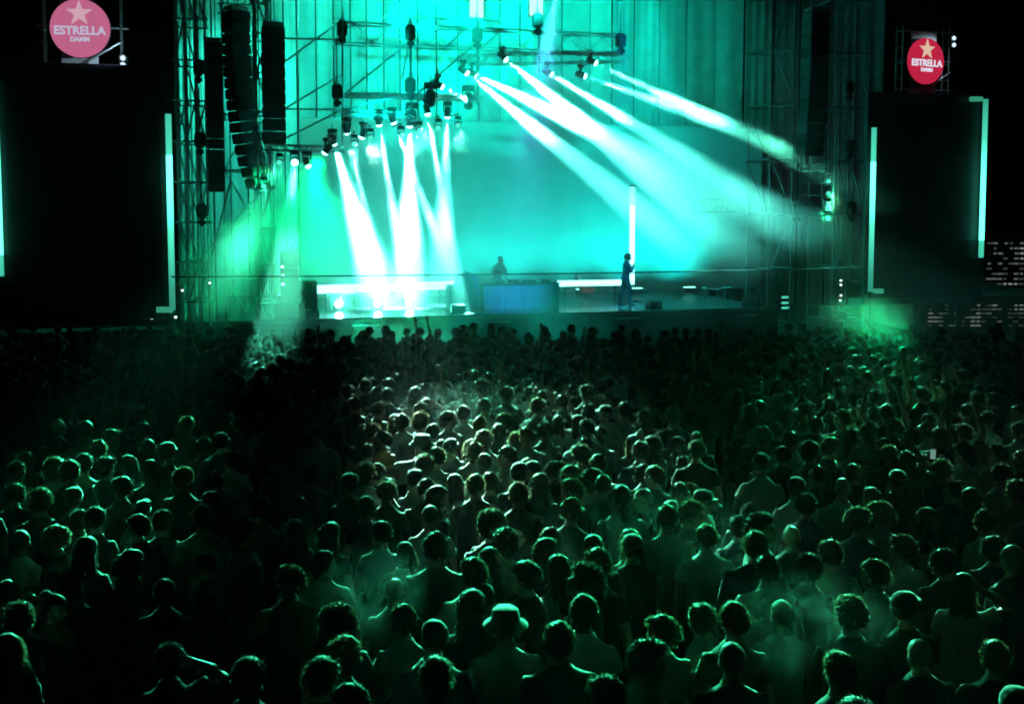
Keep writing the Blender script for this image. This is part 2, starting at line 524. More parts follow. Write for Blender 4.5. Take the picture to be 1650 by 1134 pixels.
for a in [(551, 47, 0.95, 'black chain hoist at the left end of the long truss'), (661, 53, 0.95, 'black chain hoist second from the left on the long truss'),
          (769, 57, 1.1, 'black chain hoist third from the left on the long truss'), (866, 34, 1.1, 'black chain hoist in front of the bright patch near the top'),
          (1000, 66, 1.1, 'black chain hoist at the right end of the long truss'),
          (543, 148, 0.55, 'black chain hoist low on the first upright pole'), (661, 138, 1.0, 'black chain hoist low on the second upright pole'),
          (320, 110, 0.7, 'topmost black hoist on the scaffold beside the left screen'), (322, 226, 0.7, 'black hoist beside the middle of the left loudspeaker column'),
          (325, 340, 0.7, 'black hoist on the left scaffold below the loudspeaker column'),
          (1367, 142, 1.2, 'upper black hoist on the scaffold near the right screen'), (1368, 236, 1.2, 'middle black hoist on the scaffold near the right screen'),
          (1371, 336, 1.2, 'lower black hoist on the scaffold near the right screen'), (1283, 337, 0.7, 'black hoist low on the scaffold at the right stage edge')]:
    hoist(*a)

# ------------------------------------------------------------------ hung loudspeakers
def line_array(px0, px1, ytop, ybot, v, n, label, curve=0.0, yaw=0.0, depth=0.7):
    a, b = on_v(px0, ytop, v), on_v(px1, ytop, v)
    w = (b - a).length
    top, bot = a.z, on_v(px0, ybot, v).z
    h = (top - bot) / n
    c0 = (a + b) / 2
    rot = Matrix.Rotation(ANG + yaw, 4, 'Z')
    root = thing('loudspeaker_column', label, 'loudspeaker', (c0.x, c0.y, bot), rot, 'loudspeaker columns hung beside the stage')
    box('rigging_frame', (c0.x, c0.y, top + 0.08), (w * 0.9, depth * 0.9, 0.1), M['steel'], root, rot)
    for k in range(2):
        pipe('chain', (c0.x, c0.y + (k - 0.5) * 0.4, top + 0.1), (c0.x, c0.y + (k - 0.5) * 0.4, top + 6), 0.016, M['black'], root)
    fwd = rot @ Vector((0, -1, 0))
    for i in range(n):
        t = (i + 0.5) / n
        tilt = curve * t * t
        back = -fwd * (curve * t * t * t * (top - bot) * 0.42)
        c = Vector((c0.x, c0.y, top - h * (i + 0.5))) + back
        rr = rot @ Matrix.Rotation(tilt, 4, 'X')
        cab = box('cabinet', c, (w, depth, h * 0.94), M['cabinet'], root, rr, bev=0.025)
        put('grille', bbox_mesh((w * 0.94, 0.02, h * 0.8), 0.006, 'grille'), M['grille'], cab, Matrix.Translation(c + rr @ Vector((0, -depth / 2 - 0.008, 0))) @ rr)
    return root
line_array(331, 357, 70, 308, 0.2, 14, 'slim dark loudspeaker column hanging left of the stage beside the scaffold', 0.12, depth=0.8)
line_array(362, 398, 18, 300, 1.8, 16, 'wide curved loudspeaker column tapering backwards at its foot', 0.34, yaw=R(-62), depth=0.62)
line_array(421, 458, 44, 232, 0.3, 9, 'short dark loudspeaker column at the left edge of the stage opening', 0.1, depth=0.7)
line_array(1300, 1330, 20, 250, 2.6, 13, 'dim loudspeaker column hanging right of the stage in the dark', 0.15, depth=0.7)

# ------------------------------------------------------------------ LED tubes, screens, signs
def zrod_mesh(r=1.0, n=12):
    m_ = MB(); m_.loft([((0, 0, 0), 1, 1), ((0, 0, 1), 1, 1)], n)
    me = m_.mesh('tube', True)
    for p in me.polygons:
        if len(p.vertices) > 4: p.use_smooth = False
    return me
def glow_tube(name, p0, p1, r, mat, parent):
    d = Vector(p1) - Vector(p0)
    return put(name, zrod_mesh(), mat, parent, Matrix.Translation(p0) @ look(p0, p1) @ Matrix.Diagonal((r, r, d.length, 1)))
def side_screen(label, x0, y0, x1, y1, v, tubes, name='led_screen'):
    a, b = on_v(x0, y0, v), on_v(x1, y1, v)
    ua, ub = uvz(a)[0], uvz(b)[0]
    ztop = on_v((x1 if x0 < 100 else x0), y0, v).z
    zbot = on_v((x1 if x0 < 100 else x0), y1, v).z
    cu, w, h = (ua + ub) / 2, ub - ua, ztop - zbot
    root = thing(name, label, 'screen', ST(cu, v, 0), ROTZ)
    nx, nz = max(2, round(w / 1.0)), max(2, round(h / 1.0))
    for i in range(nx):
        for j in range(nz):
            box('screen_tile', ST(ua + w * (i + 0.5) / nx, v + 0.14, zbot + h * (j + 0.5) / nz), (w / nx - 0.004, 0.1, h / nz - 0.004), M['screen'], root, bev=0.004)
    box('frame_top', ST(cu, v + 0.25, ztop + 0.11), (w + 0.4, 0.2, 0.2), M['black'], root)
    box('frame_bottom', ST(cu, v + 0.25, zbot - 0.11), (w + 0.4, 0.2, 0.2), M['black'], root)
    for s_ in (ua - 0.11, ub + 0.11):
        box('frame_side', ST(s_, v + 0.25, (ztop + zbot) / 2), (0.2, 0.2, h + 0.4), M['black'], root)
    for s_ in (ua + 0.4, cu, ub - 0.4):
        box('support_leg', ST(s_, v + 0.6, zbot / 2), (0.14, 0.14, max(0.2, zbot - 0.2)), M['blackcloth'], root)
    if x0 < 100:
        box('skirt', ST(cu, v + 0.3, zbot / 2 - 0.15), (w, 0.05, max(0.2, zbot - 0.35)), M['blackcloth'], root)
    for (tx0, ty0, tx1, ty1, mt) in tubes:
        p0, p1 = on_v(tx0, ty0, v - 0.12), on_v(tx1, ty1, v - 0.12)
        if abs(tx0 - tx1) < 30 and abs(ty0 - ty1) > 40:
            q = (p0 + p1) / 2
            p0 = Vector((q.x, q.y, p0.z)); p1 = Vector((q.x, q.y, p1.z))
        glow_tube('led_strip', p0, p1, 0.085, mt, root)
    return root
CG = (0.06, 1.0, 0.55)
strip_grad = emitter('strip_gradient', (0.10, 1.0, 0.66), 1.0, [(0.0, 0.25), (0.12, 0.35), (0.4, 1.0), (0.62, 3.2), (0.79, 3.4), (0.795, 0.8), (1.0, 0.6)])
strip_grad2 = emitter('strip_gradient_b', (0.10, 1.0, 0.66), 1.0, [(0.0, 0.55), (0.108, 0.7), (0.112, 3.2), (0.5, 2.6), (0.75, 0.8), (1.0, 0.35)])
strip_dim = emitter('strip_dim', (0.12, 1.0, 0.6), 0.28)
side_screen('huge dark screen with glowing corner strip at the left of the stage', -70, 118, 262, 514, -0.6,
            [(281, 500, 268, 184, strip_grad), (252, 499, 279, 499, strip_dim), (-2, 445, -6, 130, strip_grad2)])
side_screen('dark screen with two glowing strips at the right of the stage', 1412, 157, 1580, 482, -0.6,
            [(1406, 470, 1405, 206, strip_grad), (1422, 469, 1408, 469, strip_dim), (1585, 415, 1584, 160, strip_grad2), (1564, 160, 1582, 160, strip_dim)])

def text_mesh(s, size, bold):
    cu = bpy.data.curves.new('lettering', 'FONT')
    cu.body = s
    cu.size = size
    cu.align_x = 'CENTER'
    cu.align_y = 'CENTER'
    cu.offset = bold
    cu.extrude = 0.012
    cu.resolution_u = 4
    o = bpy.data.objects.new('t', cu)
    COL.objects.link(o)
    bpy.context.view_layer.update()
    me = bpy.data.meshes.new_from_object(o.evaluated_get(bpy.context.evaluated_depsgraph_get()))
    bpy.data.objects.remove(o)
    bpy.data.curves.remove(cu)
    return me
def round_sign(label, px, py, rpx, v, yaw, face_col, ink_col, star_col, k):
    c = on_v(px, py, v)
    rad = (on_v(px, py - rpx, v) - c).length
    rot = Matrix.Rotation(ANG + yaw, 4, 'Z')
    base = Matrix.Translation(c) @ rot
    root = thing('round_sign', label, 'sign', c, rot, 'round star signs above the screens')
    m_ = MB()
    n = 48
    m_.loft([((0, 0.05, 0), rad, rad), ((0, -0.03, 0), rad, rad)], n, up=(1, 0, 0))
    put('disc', m_.mesh('disc'), emitter('sign_face_%d' % k, face_col, 1.0), root, base)
    m_ = MB()
    m_.loft([((0, 0.10, 0), rad * 1.02, rad * 1.02), ((0, 0.06, 0), rad * 1.02, rad * 1.02)], n, up=(1, 0, 0))
    put('rim', m_.mesh('rim'), M['black'], root, base)
    m_ = MB()
    pts = []
    for i in range(10):
        rr = rad * (0.46 if i % 2 == 0 else 0.18)
        an = math.pi / 2 + i * math.pi / 5
        pts.append((rr * math.cos(an), rad * 0.50 + rr * math.sin(an)))
    m_.prism(pts, -0.065, -0.035)
    put('star', m_.mesh('star'), emitter('sign_star_%d' % k, star_col, 1.0), root, base)
    ink = emitter('sign_ink_%d' % k, ink_col, 1.0)
    tm = base @ Matrix.Translation((0, -0.05, -rad * 0.10)) @ Matrix.Rotation(math.pi / 2, 4, 'X')
    put('lettering', text_mesh('ESTRELLA', rad * 0.40, rad * 0.012), ink, root, tm)
    tm = base @ Matrix.Translation((0, -0.05, -rad * 0.39)) @ Matrix.Rotation(math.pi / 2, 4, 'X')
    put('lettering', text_mesh('DAMM', rad * 0.22, rad * 0.008), ink, root, tm)
round_sign('large washed-out pink round sign with star above the left screen', 129, 46, 47, -0.3, R(-8), (0.50, 0.125, 0.24), (0.50, 0.46, 0.62), (0.62, 0.36, 0.44), 0)  # wash-out from strong light is put into these sign colours
round_sign('deep red round sign with cream star above the right screen', 1492, 99, 37, -0.3, R(8), (0.50, 0.016, 0.055), (0.75, 0.72, 0.85), (0.72, 0.50, 0.36), 1)
def sign_tower(label, px0, px1, ytop, ybot, v, cx0, cx1, lampx, lampy):
    a, b = on_v(px0, ytop, v), on_v(px1, ytop, v)
    z0 = on_v(px0, ybot, v).z
    ua, ub = uvz(a)[0], uvz(b)[0]
    root = thing('sign_frame', label, 'scaffold', ST((ua + ub) / 2, v, z0), ROTZ)
    c0, c1 = uvz(on_v(cx0, ytop, v - 0.05))[0], uvz(on_v(cx1, ytop, v - 0.05))[0]
    box('banner', ST((c0 + c1) / 2, v - 0.06, (a.z + z0) / 2), (c1 - c0, 0.02, a.z - z0), M['signcloth'], root, bev=0.004)
    for u in (ua, ub):
        for dv in (0, 0.35):
            pipe('standard', ST(u, v + dv, z0 - 0.2), ST(u, v + dv, a.z + 0.2), 0.03, M['steel'], root)
        for k in range(5):
            z = z0 + (a.z - z0) * k / 4
            pipe('rung', ST(u, v - 0.02, z), ST(u, v + 0.4, z), 0.02, M['steel'], root)
    for k in range(3):
        z = z0 + (a.z - z0) * (0.08 + 0.46 * k)
        pipe('ledger', ST(ua - 0.2, v + 0.04, z), ST(ub + 0.2, v + 0.04, z), 0.03, M['steel'], root)
    pipe('brace', ST((ua + ub) / 2 - 0.2, v - 0.1, z0 + 0.05), ST(ub, v - 0.1, z0 + (a.z - z0) * 0.36), 0.035, M['steel'], root)
    for k in range(2):
        c = on_v(lampx, lampy + 11 * k, v - 0.2)
        h_ = box('floodlight', c + SV * 0.08, (0.24, 0.12, 0.2), M['black'], root, bev=0.03)
        m_ = MB(); m_.loft([((0, 0, 0), 0.075, 0.075), ((0, -0.02, 0), 0.075, 0.075)], 14, up=(1, 0, 0))
        put('lens', m_.mesh('lens'), emitter('flood_lens', (0.65, 0.85, 1.0), 1.2), h_, Matrix.Translation(c) @ ROTZ)
    l = bpy.data.lights.new('flood_light', 'SPOT')
    l.energy = 60; l.color = (0.55, 0.8, 1.0); l.spot_size = R(110); l.spot_blend = 0.8; l.shadow_soft_size = 0.1
    lo = bpy.data.objects.new('flood_light', l); COL.objects.link(lo)
    src = on_v(lampx, lampy, v - 0.9)
    lo.matrix_world = Matrix.Translation(src) @ look(src, ST((ua + ub) / 2, v, (a.z + z0) / 2)) @ Matrix.Rotation(math.pi, 4, 'X')
sign_tower('scaffold frame with pale banner holding the left round sign', 68, 193, -20, 112, 0.1, 96, 156, 198, 94)
sign_tower('scaffold frame with pale banner holding the right round sign', 1455, 1530, 50, 152, 0.1, 1468, 1509, 1537, 62)

# vertical and level LED tubes on the stage
def stage_tube(label, x0, y0, x1, y1, v, r, mat, upright=False):
    p0, p1 = on_v(x0, y0, v), on_v(x1, y1, v)
    if upright:
        p1 = Vector((p0.x, p0.y, p1.z))
    root = thing('led_light_tube', label, 'light tube', p0, ROTZ)
    glow_tube('tube', p0, p1, r, mat, root)
    for k, q in enumerate((p0, p1)):
        d = (p1 - p0).normalized() * (-1 if k == 0 else 1)
        pipe('end_cap', q, q + d * 0.06, r * 1.1, M['black'], root)
    if upright:
        box('base_plate', (p0.x, p0.y, DECK + 0.02), (0.5, 0.5, 0.03), M['black'], root)
        pipe('stand', (p0.x, p0.y + 0.12, DECK), (p0.x, p0.y + 0.12, p1.z - 0.5), 0.03, M['black'], root)
    else:
        for t in (0.12, 0.88):
            q = p0.lerp(p1, t)
            pipe('stand', (q.x, q.y + 0.1, DECK), (q.x, q.y + 0.1, q.z), 0.025, M['black'], root)
    return root
TUBEV = emitter('led_tube_upright', (0.24, 1.0, 0.97), 1.0, [(0, 5), (0.7, 5), (0.81, 4), (0.815, 1.6), (1.0, 1.4)])
stage_tube('tall upright glowing tube behind the standing performer', 1018, 458, 1016, 301, 3.4, 0.095, TUBEV, True)
stage_tube('long level glowing tube low at the left of the stage', 494, 467, 736, 459, 3.4, 0.14, TUBE)
stage_tube('short level glowing tube behind the dark desk', 812, 457, 864, 456, 3.4, 0.045, TUBE)
stage_tube('level glowing tube between the desk and the standing performer', 897, 457, 1004, 455, 3.4, 0.10, TUBE)

# cable across the front
m = MB()
pa, pb = on_v(276, 446, -1.5), on_v(1395, 431, -1.5)
rings = []
for i in range(41):
    t = i / 40
    p = pa.lerp(pb, t) - Vector((0, 0, 0.18 * 4 * t * (1 - t) * 0.35))
    rings.append((p, 0.022, 0.022))
m.loft(rings, 8)
tag(put('overhead_cable', m.mesh('overhead_cable', True), M['cable']), 'thin black cable strung right across the front of the stage', 'cable')

# ------------------------------------------------------------------ things on the stage
def poly_box(poly, width):                             # side profile (y,z) extruded along x
    m_ = MB()
    n = len(poly)
    m_.v = [(-width / 2, y, z) for y, z in poly] + [(width / 2, y, z) for y, z in poly]
    m_.f = [tuple(range(n)), tuple(range(2 * n - 1, n - 1, -1))] + [(i, i + n, (i + 1) % n + n, (i + 1) % n) for i in range(n)]
    bm = bmesh.new()
    me = m_.mesh('p'); bm.from_mesh(me)
    bmesh.ops.recalc_face_normals(bm, faces=bm.faces)
    bmesh.ops.bevel(bm, geom=bm.edges[:], offset=0.015, segments=2, affect='EDGES')
    bm.to_mesh(me); bm.free()
    return me
def deck_at(px, v):
    p = on_v(px, 480, v)
    return Vector((p.x, p.y, DECK))
def wedge(label, px, v, yaw, s=1.0):
    p = deck_at(px, v)
    rot = Matrix.Rotation(ANG + yaw, 4, 'Z')
    root = thing('stage_monitor', label, 'monitor speaker', p, rot, 'wedge monitors on the stage')
    prof = [(-0.26, 0), (0.26, 0), (0.26, 0.12), (-0.02, 0.40), (-0.26, 0.36)]
    w = Matrix.Translation(p) @ rot @ Matrix.Scale(s, 4)
    cab = put('cabinet', poly_box(prof, 0.6), M['cabinet'], root, w)
    gm = MB(); gm.box((0, 0.135, 0.275), (0.52, 0.34, 0.02), Matrix.Rotation(R(-45), 4, 'X'))
    put('grille', gm.mesh('grille'), M['grille'], root, w)
    hm = MB(); hm.box((0.305, -0.05, 0.2), (0.02, 0.14, 0.04)); put('handle', hm.mesh('handle'), M['steel'], root, w)
    return root
wedge('small dark wedge monitor at the front edge left of the desk', 737, 0.55, R(0), 0.75)
wedge('small rounded dark wedge monitor at the front edge right of the performer', 1053, 0.5, R(10), 0.75)
wedge('dark wedge monitor at the right end of the stage', 1210, 0.8, R(60), 1.1)
wedge('large tilted dark wedge monitor at the left end of the stage', 493, 0.6, R(-80), 1.25)
# left speaker tower standing by the stage edge
p = deck_at(467, 0.9)
ta = thing('speaker_tower', 'tall dark speaker tower with status lights at the left stage edge', 'loudspeaker', p, ROTZ)
zt = on_v(467, 404, 0.9).z
hh = (zt - DECK) / 4
for k in range(4):
    cab = box('cabinet', p + Vector((0, 0, hh * (k + 0.5))), (0.52 if k else 0.9, 0.6, hh - 0.01), M['cabinet'], ta, bev=0.02)
    put('grille', bbox_mesh((0.46 if k else 0.8, 0.02, hh * 0.8), 0.006, 'g2'), M['grille'], cab, Matrix.Translation(p + Vector((0, 0, hh * (k + 0.5))) - SV * 0.305) @ ROTZ)
for k, (x, y) in enumerate([(455, 430), (456, 444), (456, 458)]):
    box('status_light', on_v(x, y, 0.55), (0.09, 0.03, 0.08), LED_DOT, ta, bev=0.01)
for k in range(5):
    q = p + Vector((random.uniform(-0.2, 0.2), 0, zt - DECK))
    pipe('cable_end', q, q + Vector((random.uniform(-0.2, 0.2), 0, random.uniform(0.08, 0.25))), 0.012, M['cable'], ta)
p2 = deck_at(490, 1.0)
tb = thing('bass_speaker', 'squat dark bass speaker beside the speaker tower', 'loudspeaker', p2, ROTZ)
box('cabinet', p2 + Vector((0, 0, 0.55)), (0.75, 0.8, 1.1), M['cabinet'], tb, bev=0.03)
box('grille', p2 + Vector((0, 0, 0.55)) - SV * 0.41, (0.68, 0.02, 1.0), M['grille'], tb)
box('handle', p2 + Vector((0, 0, 0.95)) + SU * 0.38, (0.02, 0.2, 0.06), M['steel'], tb)
# desk
pd = deck_at(838, 2.2)
desk = thing('performance_desk', 'long desk draped in dark cloth in the middle of the stage', 'desk', pd, ROTZ)
du0, du1 = uvz(on_v(777, 470, 2.0))[0], uvz(on_v(898, 470, 2.0))[0]
dh = on_v(838, 457, 2.0).z - DECK
m = MB()
nseg = 60
wd = du1 - du0
for j, z in enumerate((0.0, dh * 0.5, dh - 0.03)):
    for i in range(nseg + 1):
        m.v.append((wd * (i / nseg - 0.5), 0.03 * math.sin(i * 1.3) * (1 - 0.7 * j / 2), z))
m.f = [(j * (nseg + 1) + i, j * (nseg + 1) + i + 1, (j + 1) * (nseg + 1) + i + 1, (j + 1) * (nseg + 1) + i) for j in range(2) for i in range(nseg)]
M['deskcloth'] = principled('desk_cloth', (0.03, 0.10, 0.22), 0.85, noise_scale=5, bump=0.2)
uc = (du0 + du1) / 2
put('front_cloth', m.mesh('front_cloth', True), M['deskcloth'], desk, Matrix.Translation(ST(uc, 1.75, DECK)) @ ROTZ)
box('table_top', ST(uc, 2.2, DECK + dh), (wd + 0.06, 0.95, 0.05), M['black'], desk)
for a in (-1, 1):
    for b in (-1, 1):
        box('leg', ST(uc + a * (wd / 2 - 0.1), 2.2 + b * 0.4, DECK + dh / 2 - 0.02), (0.06, 0.06, dh - 0.05), M['black'], desk)
    box('side_cloth', ST(uc + a * (wd / 2 - 0.01), 2.2, DECK + dh / 2 - 0.02), (0.03, 0.85, dh - 0.06), M['deskcloth'], desk)
for k, (du, w, d) in enumerate([(-0.7, 0.35, 'wide mixing console with raised screen on the desk'), (-0.2, 0.32, 'flat mixer beside the console on the desk'), (0.35, 0.4, 'deck player nearest the middle of the desk'), (0.9, 0.3, 'small effects unit at the right of the desk')]):
    pc = ST(uc + du, 2.15, DECK + dh + 0.025)
    e = thing('music_unit', d, 'audio unit', pc, ROTZ, 'audio gear on the desk')
    box('casing', pc + Vector((0, 0, 0.05)), (w, 0.4, 0.09), M['black'], e)
    for j in range(6):
        pipe('knob', pc + SU * (w * (j / 6 - 0.42)) + Vector((0, 0, 0.09)), pc + SU * (w * (j / 6 - 0.42)) + Vector((0, 0, 0.115)), 0.014, M['alu'], e)
    if k == 0:
        box('display', pc + Vector((0, 0, 0.2)) + SV * 0.18, (w * 0.8, 0.03, 0.2), M['black'], e)
# covered amplifier and flight case
pa_ = deck_at(752, 2.0)
am = thing('covered_amplifier', 'tall round-topped equipment stack under a dark cover left of the desk', 'amplifier', pa_, ROTZ)
m = MB()
hA = on_v(752, 438, 2.0).z - DECK
m.loft([((0, 0, 0.0), 0.46, 0.40), ((0, 0, hA * 0.3), 0.44, 0.38), ((0, 0, hA * 0.7), 0.43, 0.37), ((0, 0, hA * 0.86), 0.37, 0.32), ((0.02, 0, hA * 0.96), 0.24, 0.22), ((0.03, 0, hA), 0.1, 0.1)], 22)
me = m.mesh('cover', True)
for v_ in me.vertices:
    f_ = 1 + 0.07 * noise.noise((v_.co.x * 4, v_.co.y * 4, v_.co.z * 2))
    v_.co.x *= f_; v_.co.y *= f_
put('cover', me, M['deskcloth'], am, Matrix.Translation(pa_) @ ROTZ)
box('wheel_board', pa_ + Vector((0, 0, 0.03)), (0.95, 0.85, 0.05), M['black'], am)
pf = deck_at(733, 1.7)
fc = thing('flight_case', 'pale flight case standing at the foot of the covered stack', 'case', pf, ROTZ)
box('case_body', pf + Vector((0, 0, 0.40)), (0.5, 0.5, 0.74), M['signcloth'], fc)
box('lid', pf + Vector((0, 0, 0.81)), (0.51, 0.51, 0.07), M['steel'], fc)
for a in (-1, 1):
    for b in (-1, 1):
        pipe('corner_edge', pf + SU * (a * 0.25) + SV * (b * 0.25) + Vector((0, 0, 0.03)), pf + SU * (a * 0.25) + SV * (b * 0.25) + Vector((0, 0, 0.77)), 0.012, M['alu'], fc)
# red chair with a folded cloth, right of the desk
pc = deck_at(945, 4.4)
ch = thing('folding_chair', 'red chair with tilted pale back right of the desk', 'chair', pc, ROTZ)
box('seat', pc + Vector((0, 0, 0.48)), (0.52, 0.48, 0.07), M['redvinyl'], ch)
box('seat_skirt', pc + Vector((0, 0, 0.36)), (0.44, 0.42, 0.15), M['redvinyl'], ch)
box('backrest', pc + Vector((0, 0, 0.74)) - SU * 0.32, (0.05, 0.42, 0.42), M['white'], ch, ROTZ @ Matrix.Rotation(R(-18), 4, 'Y'))
for a in (-1, 1):
    for b in (-1, 1):
        pipe('leg', pc + SU * (a * 0.2) + SV * (b * 0.18) + Vector((0, 0, 0)), pc + SU * (a * 0.17) + SV * (b * 0.15) + Vector((0, 0, 0.45)), 0.016, M['steel'], ch)
# low bench and stool on the right
pb_ = deck_at(1147, 2.2)
be = thing('low_bench', 'low keyboard bench with bright top at the right of the stage', 'bench', pb_, ROTZ)
box('top', pb_ + Vector((0, 0, 0.5)), (0.62, 0.35, 0.05), M['white'], be, ROTZ @ Matrix.Rotation(R(8), 4, 'Y'))
for a in (-1, 1):
    for b in (-1, 1):
        pipe('leg', pb_ + SU * (a * 0.26) + SV * (b * 0.13), pb_ + SU * (a * 0.26) + SV * (b * 0.13) + Vector((0, 0, 0.48)), 0.018, M['steel'], be)
ps_ = deck_at(1170, 2.4)
so = thing('stool', 'small stool beside the low bench', 'stool', ps_, ROTZ)
pipe('seat', ps_ + Vector((0, 0, 0.5)), ps_ + Vector((0, 0, 0.55)), 0.17, M['white'], so)
for k in range(3):
    an = 2 * math.pi * k / 3
    pipe('leg', ps_ + Vector((0.15 * math.cos(an), 0.15 * math.sin(an), 0)), ps_ + Vector((0.08 * math.cos(an), 0.08 * math.sin(an), 0.5)), 0.014, M['steel'], so)

# ------------------------------------------------------------------ far lit building on the right
def lit_building(label, x0, y0, x1, y1, depth, rows, cols, seed, dens, bright):
    random.seed(seed)
    a, b = on_depth(x0, y0, depth), on_depth(x1, y1, depth)
    w = b.x - a.x
    h = a.z
    root = thing('slatted_pavilion', label, 'building', ((a.x + b.x) / 2, depth + 6, 0))
    wm = MB(); wm.box(((a.x + b.x) / 2, depth + 6.1, h / 2 + 0.15), (w + 0.6, 12, h + 0.3))
    put('wall', wm.mesh('wall'), principled('far_wall_%d' % seed, (0.12, 0.12, 0.12), 0.9, noise_scale=1), root)
    rm = MB(); rm.box(((a.x + b.x) / 2, depth + 6.1, h + 0.36), (w + 0.9, 12.3, 0.12))
    put('roof', rm.mesh('roof'), M['concrete'], root)
    mats = [emitter('window_%d_%d' % (seed, q), (0.85, 1.0, 0.9), s_ * bright) for q, s_ in enumerate((0.10, 0.22, 0.5))]
    cw_, ch_ = w / cols, (a.z - b.z) / rows
    for r_ in range(rows):
        for c_ in range(cols):
            n_ = noise.noise((c_ * 0.33 + seed, r_ * 0.21, 0.5))
            if random.random() > dens + n_ * 0.9:
                continue
            wx = cw_ * random.choice((0.5, 0.75, 0.9))
            cx, cz = a.x + cw_ * (c_ + 0.5), a.z - ch_ * (r_ + 0.5)
            mt = mats[2] if n_ > 0.22 else mats[random.randrange(2)]
            put('lit_window', bbox_mesh((round(wx, 2), 0.06, round(ch_ * 0.3, 3)), 0.004, mt.name), mt, root, Matrix.Translation((cx, depth + 0.1, cz)))
    return root
lit_building('dark pavilion with stacked rows of lit slits beside the right screen', 1592, 388, 1668, 470, 56, 10, 9, 3, 0.72, 0.5)
lit_building('long low dark pavilion with rows of lit slits below the right screen', 1497, 489, 1668, 528, 39.5, 6, 20, 6, 0.62, 0.3)

def work_light(label, px, py, v, w=0.07, h=0.05):
    c = on_v(px, py, v)
    root = thing('work_light', label, 'lamp', c, ROTZ, 'small white work lights around the stage')
    box('housing', c + SV * 0.05, (w + 0.05, 0.07, h + 0.05), M['black'], root, bev=0.008)
    box('lens', c, (w, 0.03, h), LED_DOT, root, bev=0.006)
    pipe('stem', c + SV * 0.05 - Vector((0, 0, 0.3)), c + SV * 0.05, 0.012, M['steel'], root)
for a in [('tiny white light beside the foot of the left strip', 338, 456, 0.3), ('tiny white light just right of the left strip', 294, 468, 0.3), ('tiny white light below the left strip corner', 283, 511, -0.4),
          ('tiny white light left of the left strip corner', 245, 513, -0.4), ('tiny white light low under the left screen', 147, 551, -0.9),
          ('highest of the tiny lights stacked left of the right screen', 1355, 452, 0.9), ('second of the tiny lights stacked left of the right screen', 1355, 459, 0.9), ('third of the tiny lights stacked left of the right screen', 1355, 476, 0.9), ('lowest of the tiny lights stacked left of the right screen', 1354, 484, 0.9)]:
    work_light(*a)
for k, (yy, lb) in enumerate([(479, 'top lit rack panel right of the stage'), (488, 'middle lit rack panel right of the stage'), (496, 'bottom lit rack panel right of the stage')]):
    c = on_v(1265, yy, 0.4)
    r_ = thing('rack_unit', lb, 'rack', c, ROTZ, 'stacked lit rack units at the right stage edge')
    box('casing', c + SV * 0.2, (0.36, 0.36, 0.15), M['black'], r_)
    box('lit_panel', c, (0.26, 0.03, 0.07), emitter('rack_glow_%d' % k, (0.12, 1.0, 0.7), 0.7), r_, bev=0.008)
c = on_v(1377, 486, -0.3)
r_ = thing('direction_board', 'small blue board on a thin pole left of the right screen', 'board', Vector((c.x, c.y, 0)), ROTZ)
box('board', c, (0.5, 0.03, 0.24), principled('blue_board', (0.05, 0.16, 0.5), 0.5, noise_scale=6), r_, bev=0.006)
pipe('pole', c + SU * 0.24 - Vector((0, 0, c.z)) + SV * 0.03, c + SU * 0.24 + SV * 0.03, 0.02, M['steel'], r_)

# ================================================================== STAGE LIGHTS
def spot(loc, target, energy, col, size_deg, blend=0.35, soft=0.06, parent=None):
    l = bpy.data.lights.new('beam', 'SPOT')
    l.energy = energy
    l.color = col
    l.spot_size = R(size_deg)
    l.spot_blend = blend
    l.shadow_soft_size = soft
    o = bpy.data.objects.new('beam', l)
    COL.objects.link(o)
    w = Matrix.Translation(loc) @ (Vector(target) - Vector(loc)).to_track_quat('-Z', 'Y').to_matrix().to_4x4()
    if parent is not None:
        o.parent = parent
        o.matrix_parent_inverse = PMAT[parent.name].inverted()
    o.matrix_basis = w
    return o
_hm = MB()
_hm.loft([((0, 0, -0.26), 0.10, 0.10), ((0, 0, -0.22), 0.15, 0.15), ((0, 0, -0.02), 0.16, 0.16), ((0, 0, 0.08), 0.145, 0.145), ((0, 0, 0.20), 0.155, 0.155), ((0, 0, 0.225), 0.15, 0.15)], 20)
HEAD = _hm.mesh('lamp_head', True)
_lm = MB(); _lm.loft([((0, 0, 0.222), 0.150, 0.150), ((0, 0, 0.250), 0.146, 0.146), ((0, 0, 0.285), 0.122, 0.122), ((0, 0, 0.315), 0.075, 0.075), ((0, 0, 0.325), 0.02, 0.02)], 20)
LENSMESH = _lm.mesh('lens')
def yoke_mesh():
    m_ = MB()
    for s_ in (-1, 1):
        m_.box((s_ * 0.2, 0, 0.15), (0.04, 0.10, 0.34))
    m_.box((0, 0, 0.32), (0.44, 0.12, 0.05))
    me = m_.mesh('yoke')
    return me
YOKE = yoke_mesh()
lamp_pts = []
